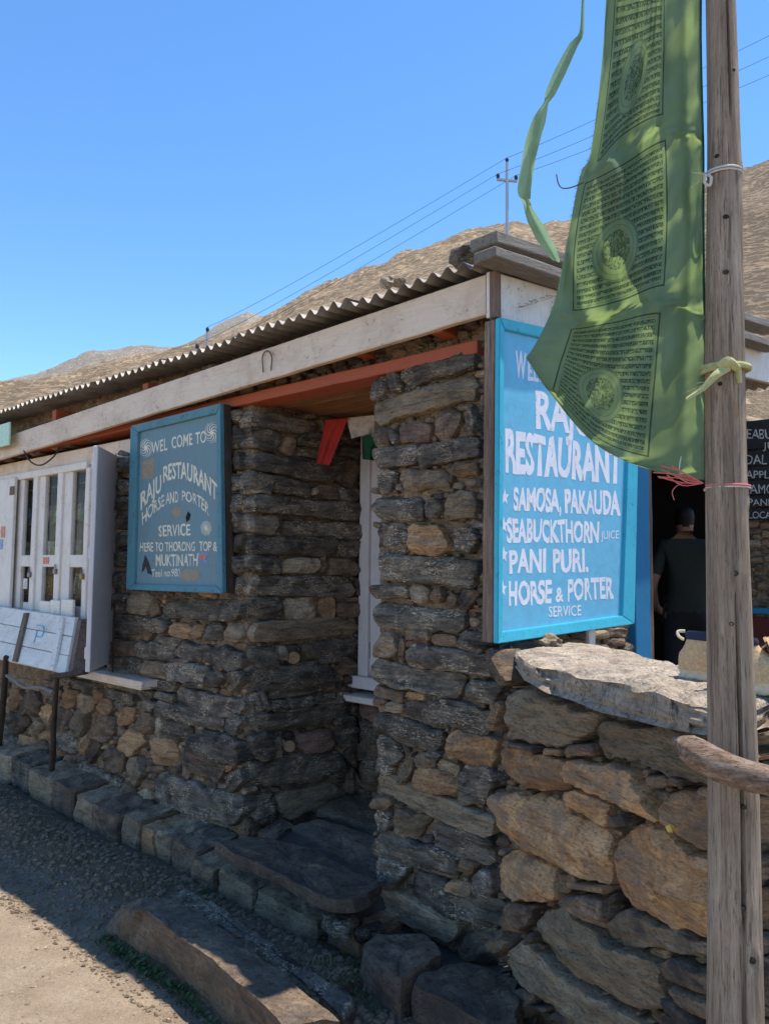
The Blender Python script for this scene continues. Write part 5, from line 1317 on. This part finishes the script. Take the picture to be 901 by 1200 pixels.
for k in range(9):
    e = Vector((-rnd.uniform(.012, .035), -.01 * rnd.random(), -rnd.uniform(-.008, .022))); tube('frayed_end', smooth_path([c, c + e * .5 + Vector((0, 0, .005 * rnd.random())), c + e], 3), .0006, 'rope_w' if k % 2 else 'rope_y', tie1, 4)
tie2 = empty('cloth_tie', pole_pt(432), 'twisted straw-yellow cloth tied round the middle of the pole', 'cloth tie')
ring_tie('wrap', 436, 430, .0405, .0055, 'rope_y', tie2); ring_tie('wrap', 431, 436, .041, .0045, 'rope_y', tie2)
c = at_y(851, 431, PD - .04); 
tube('tail', smooth_path([c, at_y(838, 440, PD - .05), at_y(822, 456, PD - .05), at_y(804, 468, PD - .06)], 6), [.007 * (1 - i / 22) + .001 for i in range(19)], 'rope_y', tie2, 8, .5)
for k in range(26):
    t = rnd.random(); q = at_y(848 - 34 * t, 434 + 26 * t, PD - .05); e = Vector((-rnd.uniform(.008, .03), rnd.uniform(-.008, .004), -rnd.uniform(.0, .02))); tube('loose_thread', [q, q + e * .6 + Vector((0, 0, .002)), q + e], .0005, 'rope_y', tie2, 3)
tube('knot', smooth_path([c + Vector((-.012, 0, 0)), c + Vector((0, -.008, .009)), c + Vector((.014, -.004, .002)), c + Vector((.022, 0, -.006)), c + Vector((.024, 0, -.028))], 5), [.008, .008, .009, .009, .010, .010, .009, .009, .009, .009, .008, .008, .008, .007, .007, .006, .006, .006, .005, .005, .004], 'rope_y', tie2, 8, .4)
tie3 = empty('cord_tie', pole_pt(570), 'frayed pink-red cord tying the bottom of the green flag to the pole', 'cord')
ring_tie('wrap', 569, 573, .0385, .0022, 'rope_r', tie3); ring_tie('wrap', 572, 574, .0388, .0016, 'rope_w', tie3)
c = at_y(824, 566, PD - .01)
for k in range(13):
    q = at_y(764 + rnd.uniform(0, 40), 545 + rnd.uniform(0, 16) + (4 if k % 2 else 0), PD - .02 + rnd.uniform(-.02, .02)); m1 = c.lerp(q, .5) + Vector((rnd.uniform(-.006, .006), 0, rnd.uniform(-.012, .006)))
    tube('strand', smooth_path([c, m1, q], 4), .0011, 'rope_r', tie3, 4)
q = at_y(790, 586, PD - .01); tube('strand', smooth_path([c, at_y(800, 566, PD), at_y(788, 575, PD), q], 4), .0009, 'rope_r', tie3, 4)
q = at_y(798, 535, PD - .02); tube('strand', smooth_path([at_y(800, 562, PD), at_y(796, 550, PD - .02), q], 4), .0009, 'rope_w', tie3, 4)
# branch lashed across the pole
bp = [at_y(788, 866, 1.34), at_y(800, 872, 1.33), at_y(812, 880, 1.32), at_y(828, 889, 1.31), at_y(848, 898, 1.305), at_y(870, 906, 1.30), at_y(901, 914, 1.29), at_y(960, 925, 1.27)]
sp_ = smooth_path(bp, 7); rr_ = [np.interp(i, [0, 5, 10, 16, 28, 40, len(sp_)], [.003, .012, .023, .026, .026, .025, .024]) for i in range(len(sp_))]
br = tube('branch', sp_, [float(r) for r in rr_], 'branch', None, 22, .18); tag(br, 'thick bleached bare branch crossing in front of the pole', 'branch')
# ------------------------------------------------------------------ green flag
def cr(p0, p1, p2, p3, t): return .5 * ((2 * p1) + (p2 - p0) * t + (2 * p0 - 5 * p1 + 4 * p2 - p3) * t * t + (3 * p1 - p0 - 3 * p2 + p3) * t ** 3)
FG = [[(712, -40), (722, -40), (752, -42), (779, -40), (820, -40)],
      [(705, 75), (714, 78), (748, 62), (779, 48), (820, 60)],
      [(692, 178), (699, 190), (730, 158), (778, 134), (822, 145)],
      [(679, 208), (685, 214), (729, 192), (781, 163), (823, 180)],
      [(664, 285), (672, 290), (722, 272), (783, 248), (823, 265)],
      [(652, 345), (670, 364), (726, 353), (779, 335), (824, 355)],
      [(640, 378), (668, 385), (719, 377), (775, 366), (825, 385)],
      [(626, 405), (655, 425), (706, 447), (768, 452), (825, 462)],
      [(617, 418), (646, 455), (700, 513), (761, 536), (825, 540)],
      [(617, 419), (641, 456), (696, 519), (760, 550), (825, 563)]]
FA = [0, .12, .42, .78, 1.0]
def fgrid(a, b):
    k = b * 9; j = min(int(k), 8); tb = k - j; rows_ = []
    ia = max(i for i in range(4) if FA[i] <= a + 1e-9 or i == 0); ta = (a - FA[ia]) / (FA[ia + 1] - FA[ia])
    for dj in (-1, 0, 1, 2):
        r = FG[max(0, min(9, j + dj))]; P = [Vector(r[max(0, min(4, ia + di))]) for di in (-1, 0, 1, 2)]; rows_.append(cr(*P, ta))
    return cr(*rows_, tb)
def flagfn(a, b):
    p = fgrid(a, b)
    d = PD + .02 + (1 - a) * .10
    y = b
    # hanging pleats along the pole side, a big billow across the middle, softer ripples to the free edge
    d += .030 * math.sin((a * 1.2 + y * .55) * 9.0) * (1 - a) ** .5 * min(1, y * 3 + .2)
    ridge = a - (.25 + 1.1 * (y - .22)); d -= .085 * math.exp(-(ridge / .10) ** 2) * math.exp(-((y - .42) / .22) ** 2)
    ridge2 = a - (.20 + .8 * (y - .55)); d += .05 * math.exp(-(ridge2 / .08) ** 2) * math.exp(-((y - .6) / .2) ** 2)
    d += .012 * math.exp(-((a - .9) / .03) ** 2) + .004 * math.sin(y * 60 + a * 22) * (.3 + a)
    d += .018 * N.noise(Vector((a * 5, y * 6, 2))) + .010 * N.noise(Vector((a * 12 + y * 10, y * 13, 5))) + .0035 * N.noise(Vector((a * 30 + y * 40, y * 34, 8)))
    return at_y(p.x, p.y, d)
flag_root = empty('prayer_flag', pole_pt(563), 'tall green prayer flag printed with three blocks of script, tied to the pole', 'flag')
def flag_mat():
    m = NT('printed_green_cotton'); uv = m.add('ShaderNodeUVMap'); sep = m.add('ShaderNodeSeparateXYZ'); m.l(uv.outputs[0], sep.inputs[0])
    U, V_ = sep.outputs[0], m.math('SUBTRACT', 1.0, sep.outputs[1]); vec = uv.outputs[0]
    wv = m.coord((1, 1, 1), 'UV', False); wn_ = m.noise(wv, 5, 3, .5)
    Uw = m.math('ADD', U, m.math('MULTIPLY', m.math('SUBTRACT', wn_, .5), .012))
    def band(x, lo, hi, s=.002):
        a = m.math('GREATER_THAN', x, lo); b = m.math('LESS_THAN', x, hi); return m.math('MULTIPLY', a, b)
    ink = None
    for (v0, v1, uc_, vc) in ((-.05, 2 / 9, .42, .14), (3 / 9, 5 / 9, .42, .47), (6 / 9, 8 / 9, .42, .80)):
        a0, a1 = .125, .775
        inside = m.math('MULTIPLY', band(Uw, a0, a1), band(V_, v0, v1)); inner = m.math('MULTIPLY', band(Uw, a0 + .012, a1 - .012), band(V_, v0 + .004, v1 - .004))
        border = m.math('SUBTRACT', inside, inner)
        inn2 = m.math('MULTIPLY', band(Uw, a0 + .035, a1 - .035), band(V_, v0 + .008, v1 - .008))
        nl = 20.0; f = m.math('FRACT', m.math('MULTIPLY', m.math('SUBTRACT', V_, v0), nl / (v1 - v0 if v0 > 0 else 2 / 9)))
        # glyph strokes: head bar on each line plus broken vertical strokes under it
        cmb = m.add('ShaderNodeCombineXYZ'); m.l(m.math('MULTIPLY', Uw, 120.0), cmb.inputs[0]); m.l(m.math('MULTIPLY', V_, 260.0), cmb.inputs[1])
        gn = m.noise(cmb.outputs[0], 1.0, 2, .6, .6); cmb2 = m.add('ShaderNodeCombineXYZ'); m.l(m.math('MULTIPLY', Uw, 60.0), cmb2.inputs[0]); m.l(m.math('FLOOR', m.math('MULTIPLY', m.math('SUBTRACT', V_, v0), nl / (v1 - v0 if v0 > 0 else 2 / 9))), cmb2.inputs[1])
        gw = m.noise(cmb2.outputs[0], 1.0, 1, .5)
        head = m.math('MULTIPLY', band(f, .20, .36), m.math('GREATER_THAN', gw, .45)); body = m.math('MULTIPLY', band(f, .22, .80), m.math('GREATER_THAN', gn, .47))
        tx = m.math('MULTIPLY', m.math('MAXIMUM', head, body), inn2)
        # central emblem: oval ring with dense scribble
        du = m.math('DIVIDE', m.math('SUBTRACT', Uw, uc_), .15); dv = m.math('DIVIDE', m.math('SUBTRACT', V_, vc), .047)
        r2 = m.math('SQRT', m.math('ADD', m.math('MULTIPLY', du, du), m.math('MULTIPLY', dv, dv)))
        hole = m.math('LESS_THAN', r2, 1.0); ring = band(r2, .93, 1.0); scr = m.math('MULTIPLY', m.math('LESS_THAN', r2, .62), m.math('GREATER_THAN', m.noise(cmb.outputs[0], .55, 3, .7, 1.5), .49))
        ring2 = band(r2, .76, .80)
        tx = m.math('MAXIMUM', m.math('MULTIPLY', tx, m.math('SUBTRACT', 1.0, hole)), m.math('MAXIMUM', m.math('MULTIPLY', ring, .45), m.math('MAXIMUM', m.math('MULTIPLY', scr, .85), m.math('MULTIPLY', ring2, .35))))
        tot = m.math('MAXIMUM', tx, border); ink = tot if ink is None else m.math('MAXIMUM', ink, tot)
    wear = m.noise(wv, 30, 4, .7); ink = m.math('MULTIPLY', ink, m.ramp(wear, [(.3, .75), (.6, 1.0)]))
    d = m.noise(wv, 3, 4, .6)
    base = m.ramp(d, [(.3, (.195, .27, .165)), (.7, (.28, .365, .235))]); col = m.mix(ink, base, (.06, .09, .065))
    weave = m.noise(m.coord((1, 1, 1), 'UV', False), 500, 2, .5)
    n = m.bump(weave, .0006, .5); n = m.bump(m.noise(wv, 20, 4, .6), .004, .5, n)
    dif = m.add('ShaderNodeBsdfDiffuse'); tr = m.add('ShaderNodeBsdfTranslucent'); mx = m.add('ShaderNodeMixShader'); mx.inputs[0].default_value = .55
    m.l(col, dif.inputs[0]); m.l(n, dif.inputs['Normal']); m.l(m.mix(1.0, col, (1.0, 1.0, .55), 'MULTIPLY'), tr.inputs[0]); m.l(dif.outputs[0], mx.inputs[1]); m.l(tr.outputs[0], mx.inputs[2]); m.l(mx.outputs[0], m.out.inputs[0])
    return m.m
MAT['flag'] = flag_mat()
cloth('flag_cloth', flagfn, 90, 200, 'flag', flag_root)
fv, ff = [], []
for k in range(420):      # frayed threads along the free edge and the lower hem
    if rnd.random() < .6: b_ = rnd.uniform(.15, .62); p = flagfn(.003, b_); e = Vector((-rnd.uniform(.002, .009), rnd.uniform(-.004, .004), rnd.uniform(-.006, .003)))
    else: a_ = rnd.uniform(.02, .98); p = flagfn(a_, .999); e = Vector((rnd.uniform(-.003, .002), rnd.uniform(-.003, .003), -rnd.uniform(.002, .006)))
    n_ = len(fv); fv += [p, p + Vector((0, 0, .0007)), p + e]; ff.append((n_, n_ + 1, n_ + 2))
fc = fv[0].copy(); mesh_obj('frayed_threads', [v - fc for v in fv], ff, 'green' if 'green' in MAT else 'flag', flag_root, Matrix.Translation(fc), sharp=0)['kind'] = 'stuff'
tube('hem_cord', [flagfn(1.0, i / 60) + Vector((.002, 0, 0)) for i in range(61)], .0022, 'dkgreen', flag_root, 5)
def plain_green():
    m = NT('plain_green_cotton'); f = m.noise(m.coord((1, 1, 1)), 20, 4, .6); col = m.ramp(f, [(.3, (.27, .40, .22)), (.7, (.36, .50, .30))])
    dif = m.add('ShaderNodeBsdfDiffuse'); tr = m.add('ShaderNodeBsdfTranslucent'); mx = m.add('ShaderNodeMixShader'); mx.inputs[0].default_value = .45
    m.l(col, dif.inputs[0]); m.l(col, tr.inputs[0]); m.l(dif.outputs[0], mx.inputs[1]); m.l(tr.outputs[0], mx.inputs[2]); m.l(mx.outputs[0], m.out.inputs[0]); return m.m
MAT['green'] = plain_green()
st = [(684, -30, 2, 2), (683, 5, 2, 2), (681, 38, 3, 3), (672, 52, 6, 4), (657, 82, 8, 6), (645, 108, 7, 6), (640, 120, 3, 3), (632, 140, 9, 5), (624, 165, 10, 6), (618, 195, 9, 6), (614, 225, 10, 6), (618, 240, 6, 6), (628, 262, 13, 8), (640, 285, 14, 8), (652, 306, 5, 5)]
def streamer():
    n = len(st); 
    def fn(a, b):
        k = b * (n - 1); i = min(int(k), n - 2); t = k - i; P = [Vector((q[0], q[1])) for q in (st[max(0, i - 1)], st[i], st[i + 1], st[min(n - 1, i + 2)])]
        c = cr(*P, t); w = st[i][2] + (st[i + 1][2] - st[i][2]) * t; w *= 1.6
        p0 = Vector((c.x + (a - .5) * w, c.y + (a - .5) * w * .35)); tw = math.sin(b * 17); return at_y(p0.x, p0.y, PD + .2 + (a - .5) * .03 * tw + .03 * math.sin(b * 9) + .008 * math.cos(a * 6.28) )
    return fn
sr = cloth('green_streamer', streamer(), 8, 120, 'green'); tag(sr, 'narrow pale green ribbon twisting in the wind left of the flag', 'ribbon')
# wisps caught on the flag and the eave
tw = [at_y(684, 213, PD + .10), at_y(670, 219, PD + .11), at_y(659, 220, PD + .12), at_y(654, 214, PD + .12), at_y(652, 204, PD + .12)]
tag(tube('dry_twig', smooth_path(tw, 4), .0014, 'rust', None, 5), 'tiny dark twig sticking out from the free edge of the flag', 'twig')
def feather():
    V = []; F = []; a = E0.px(609, 360, .02); b = E0.px(650, 346, .05)
    for k in range(90):
        t = rnd.random(); q = a.lerp(b, t) + Vector((0, 0, .004 * math.sin(t * 3))); e = (b - a).normalized() * -.02 + Vector((rnd.uniform(-.004, .004), 0, rnd.choice((-1, 1)) * rnd.uniform(.004, .012) * min(1, t * 3 + .1))); n_ = len(V)
        V += [q, q + e, q + e * .9 + Vector((0, 0, .0015))]; F.append((n_, n_ + 1, n_ + 2))
    V0 = a.copy(); o = mesh_obj('feather', [v - V0 for v in V], F, 'rust', None, Matrix.Translation(V0), sharp=0); tag(o, 'dark wispy feather caught on the white eave board beside the flag', 'feather')
feather()
# fallen leaf
l0 = LW.px(785, 971, .06); lf = mesh_obj('leaf', [Vector(v) for v in ((-.012, 0, .004), (-.004, -.004, .010), (.006, -.003, .009), (.014, 0, .001), (.004, -.006, -.009), (-.008, -.005, -.008), (0, -.012, 0))], [(0, 1, 6), (1, 2, 6), (2, 3, 6), (3, 4, 6), (4, 5, 6), (5, 0, 6)], 'leaf', None, Matrix.Translation(l0)); tag(lf, 'small yellow leaf caught between the big orange blocks', 'leaf')
# ------------------------------------------------------------------ boots on the cap
def boot(root, M):
    """heel at x=0, toe at +x, length .29"""
    def ringpts(x, hw, z0, z1, n=20, e=2.6): 
        out = []
        for k in range(n):
            t = 2 * math.pi * k / n; c, s = math.cos(t), math.sin(t); q = (abs(c) ** e + abs(s) ** e) ** (-1 / e); out.append(Vector((x, c * q * hw, (z0 + z1) / 2 + s * q * (z1 - z0) / 2)))
        return out
    def loft(R, name, mat, close=True):
        n = len(R[0]); vs = [v for r in R for v in r]; fs = [(i * n + k, i * n + (k + 1) % n, (i + 1) * n + (k + 1) % n, (i + 1) * n + k) for i in range(len(R) - 1) for k in range(n)]
        if close: fs += [tuple(range(n))[::-1], tuple((len(R) - 1) * n + k for k in range(n))]
        return mesh_obj(name, vs, fs, mat, root, M, sharp=45)
    # sole outline stacked in z
    def so(f, hw): 
        t = 2 * math.pi * f; x = .145 - .15 * math.cos(t); w = hw * (1 - .28 * math.cos(t)) * (1 - .22 * math.exp(-((x - .12) / .05) ** 2)); return Vector((x, w * math.sin(t) * (1 if True else 1), 0))
    R = []
    for z, g in ((0, .92), (.004, 1.0), (.012, 1.0), (.014, .96), (.020, .97), (.026, 1.02), (.036, 1.0), (.042, .93)):
        ring = []
        for k in range(56):
            p = so(k / 56, .040); c = Vector((.145, 0, 0)); p = c + (p - c) * g
            tread = .004 * (k % 4 < 2) if z < .013 else 0; ring.append(Vector((p.x, p.y * (1 + tread * 2), z * 1.25 + .010 * max(0, (p.x - .22) / .07) ** 2 + (tread if z < .003 else 0) + (.004 if p.x < .02 else 0))))
        R.append(ring)
    loft(R, 'sole', 'sole')
    # upper: horizontal slices from welt to collar
    R = []
    prof = [(.036, -.004, .292, .041), (.055, -.004, .286, .041), (.072, -.003, .262, .039), (.086, -.001, .225, .037), (.100, .010, .178, .033), (.115, .017, .148, .029), (.130, .022, .132, .026), (.142, .024, .124, .026)]
    for z, x0, x1, hw in prof:
        ring = []
        for k in range(40):
            t = 2 * math.pi * k / 40; c, s = math.cos(t), math.sin(t); e = 2.3; q = (abs(c) ** e + abs(s) ** e) ** (-1 / e)
            x = (x0 + x1) / 2 - c * q * (x1 - x0) / 2; ring.append(Vector((x, s * q * hw * (.85 + .3 * min(1, max(0, (x - .1) / .15))) + .0015 * N.noise(Vector((x * 40, z * 60, s))), z + .002 * N.noise(Vector((x * 30, s * 2, z * 30))))))
        R.append(ring)
    loft(R, 'upper', 'leather', False)
    top = R[-1]; c = sum(top, Vector()) / len(top)
    Rl = [[c + (p - c) * 1.06 + Vector((0, 0, -.012)) for p in top], [c + (p - c) * 1.10 + Vector((0, 0, .006)) for p in top], [c + (p - c) * .98 + Vector((0, 0, .014)) for p in top], [c + (p - c) * .82 + Vector((0, 0, .004)) for p in top], [c + (p - c) * .78 + Vector((0, 0, -.07)) for p in top]]
    loft(Rl, 'collar', 'lining', True)
    # seams, pull tab, tongue, laces
    tube('pull_tab', smooth_path([Vector(v) for v in ((.016, -.006, .128), (.000, -.006, .138), (-.004, .0, .152), (.016, .006, .154))], 4), .005, 'sole', root, 6).matrix_basis = M @ Matrix.Translation(Vector((.016, -.006, .128)))
    for i in range(5):
        z = .082 + i * .014; x = .232 - i * .020
        for sgn in (1,):
            pts = smooth_path([Vector((x - .012, -.026, z - .006)), Vector((x + .006, -.008, z + .009)), Vector((x + .006, .008, z + .009)), Vector((x - .012, .026, z - .004))], 3)
            o0 = pts[0]; t_ = tube('lace', pts, .0028, 'lace', root, 5); t_.matrix_basis = M @ Matrix.Translation(o0)
    for sy in (-1, 1):
        pts = smooth_path([Vector((.17, sy * .01, .142)), Vector((.19, sy * .035, .135)), Vector((.21, sy * .042, .10)), Vector((.205, sy * .043, .075))], 4); o0 = pts[0]; tube('lace', pts, .0022, 'lace', root, 5).matrix_basis = M @ Matrix.Translation(o0)
    tng = [[Vector((.150 + .02 * (1 - k / 6) , (j - 3) * .009, .105 + .055 * k / 6 + .0)) for j in range(7)] for k in range(7)]
    vs = [v for r in tng for v in r] + [v + Vector((-.007, 0, 0)) for r in tng for v in r]; fs = [(k * 7 + j, k * 7 + j + 1, k * 7 + j + 8, k * 7 + j + 7) for k in range(6) for j in range(6)]; fs += [tuple(i + 49 for i in f[::-1]) for f in fs]
    mesh_obj('tongue', vs, fs, 'leather', root, M, sharp=0)
for (x, y, rz, lab) in ((797, 797, -38, 'tan nubuck hiking boot with navy collar on the wall cap, left of the pole'), (834, 808, -34, 'tan laced hiking boot on the wall cap, seen right of the pole')):
    p = at_z(x, y, captop + .004); M = Matrix.Translation(p) @ Matrix.Rotation(R_(rz), 4, 'Z') @ Matrix.Scale(.84, 4)
    b = empty('boot', p, lab, 'boot', 'pair of hiking boots airing on the wall'); boot(b, M)
# ------------------------------------------------------------------ person in the doorway
def person():
    foot = at_y(808, 900, 5.35); base = Vector((foot.x, 5.35, .33)); k = 1.0
    f = Vector((.25, .97, 0)).normalized(); r = Vector((f.y, -f.x, 0))         # faces away, into the room
    def P(x, y, z): return base + r * x * k + f * y * k + Vector((0, 0, z * k))
    J = [('pelvis', P(0, 0, .93), .155, .115), ('waist', P(0, .0, 1.08), .14, .10), ('chest', P(0, .01, 1.26), .165, .115), ('neck0', P(0, .015, 1.43), .09, .075), ('neck', P(0, .02, 1.49), .055, .055)]
    vs = []; es = []; rad = []; 
    def a(p, rx, ry, par):
        vs.append(p); rad.append((rx, ry)); 
        if par is not None: es.append((par, len(vs) - 1))
        return len(vs) - 1
    i = a(J[0][1], .15, .115, None); w = a(J[1][1], .13, .10, i); c_ = a(J[2][1], .16, .11, w); n0 = a(J[3][1], .085, .07, c_); n1 = a(J[4][1], .052, .052, n0); h0 = a(P(0, .03, 1.55), .070, .080, n1); h1 = a(P(0, .02, 1.62), .074, .088, h0); a(P(0, .01, 1.67), .05, .06, h1)
    arm_i = []
    for s in (-1, 1):
        sh_ = a(P(s * .15, .0, 1.38), .068, .065, c_); el_ = a(P(s * .235, -.03, 1.12), .044, .044, sh_); fo = a(P(s * .20, .12, .97), .034, .034, el_); ha = a(P(s * .16, .22, .92), .03, .022, fo)
        for q in range(4): fi = a(P(s * (.155 - .012 * q), .27, .915 - .008 * q), .009, .009, ha); a(P(s * (.15 - .012 * q), .305, .90 - .01 * q), .008, .008, fi)
        th = a(P(s * .13, .235, .945), .010, .010, ha); a(P(s * .12, .265, .95), .008, .008, th)
        hp_ = a(P(s * .09, 0, .86), .095, .10, i); kn = a(P(s * .10, .01, .48), .062, .065, hp_); an = a(P(s * .105, -.01, .09), .042, .045, kn); a(P(s * .11, .13, .03), .042, .026, an)
    me = bpy.data.meshes.new('person'); me.from_pydata([tuple(v - base) for v in vs], es, []); o = bpy.data.objects.new('person', me); COL.objects.link(o)
    o.matrix_basis = Matrix.Translation(base); WM[o.name] = Matrix.Translation(base)
    md = o.modifiers.new('skin', 'SKIN'); o.modifiers.new('sub', 'SUBSURF').levels = 2; o.modifiers['sub'].render_levels = 2
    sv = me.skin_vertices[0].data if me.skin_vertices else None
    if sv is None: me.skin_vertices.new() if hasattr(me.skin_vertices, 'new') else None; sv = me.skin_vertices[0].data
    for q, (rx, ry) in zip(sv, rad): q.radius = (rx, ry); q.use_root = False
    sv[0].use_root = True
    bpy.context.view_layer.update(); em = bpy.data.meshes.new_from_object(o.evaluated_get(bpy.context.evaluated_depsgraph_get())); o.modifiers.clear(); o.data = em
    em.materials.clear(); 
    for m_ in ('skin', 'shirt', 'trousers', 'hair'): em.materials.append(MAT[m_])
    for p in em.polygons:
        z = p.center.z; x = p.center.dot(r); y = p.center.dot(f)
        armz = abs(x) > .14 and z < 1.19
        p.material_index = 3 if z > 1.53 and y < .075 else 0 if z > 1.44 or (armz and z > .87) else 1 if z > .93 else 2
        p.use_smooth = True
    tag(o, 'person in grey t-shirt and black trousers standing in the dark doorway, back turned', 'person')
person()
# ------------------------------------------------------------------ power line
def upole(px, py_top, D, h, label, sc=1.0):
    t = at_y(px, py_top, D); root = empty('power_pole', t - Vector((0, 0, h)), label, 'power pole')
    tube('shaft', [t - Vector((0, 0, h)), t], [.09 * sc * D / 30, .06 * sc * D / 30], 'steelpole', root, 10); k = D / 30
    ax = Vector((1, .15, 0)).normalized(); z1 = t - Vector((0, 0, .75 * k)); 
    beam('cross_arm', z1 - ax * .42 * k, z1 + ax * .42 * k, .09 * k, .09 * k, 'steelpole', root)
    W = []
    for d in (-.38, .38): 
        q = z1 + ax * d * k; tube('insulator', [q, q + Vector((0, 0, .12 * k)), q + Vector((0, 0, .22 * k)), q + Vector((0, 0, .26 * k))], [.04 * k, .075 * k, .07 * k, .03 * k], 'wire', root, 8); W.append(q + Vector((0, 0, .24 * k)))
    tube('insulator', [t, t + Vector((0, 0, .12 * k)), t + Vector((0, 0, .2 * k))], [.04 * k, .08 * k, .03 * k], 'wire', root, 8); W.append(t + Vector((0, 0, .2 * k)))
    return W
Wn = upole(594, 190, 30, 9.5, 'steel power pole with cross-arm behind the roof, left of the ribbon'); Wf = upole(243, 389, 110, 8, 'tiny distant power pole on the ridge above the left roof', .9)
nearpts = [at_y(1000, 20, 9), at_y(1000, 45, 9), at_y(1000, -8, 9)]
for k in range(3):
    for a, b in ((Wf[k], Wn[k]), (Wn[k], nearpts[k])):
        n = 26; sag = .012 * (b - a).length
        pts = [a.lerp(b, i / n) - Vector((0, 0, sag * 4 * (i / n) * (1 - i / n) * .35)) for i in range(n + 1)]
        o = tube('power_cable', pts, [.0009 * max(8, p.y) * .34 for p in pts], 'wire', None, 4); tag(o, ['left-hand', 'right-hand', 'topmost'][k] + ' thin cable strung %s' % ('from the far pole to the near power pole' if a is Wf[k] else 'from the near power pole to the upper right'), 'cable', 'power cables on the left span' if a is Wf[k] else 'power cables on the right span')
# pale green sheet end at the far left of the roof
tag(fpx('plastic_sheet', F0, -30, 10, 506, 531, .06, .075, 'greensheet', None, .001), 'pale green plastic sheet end at the far left under the roof', 'sheet')
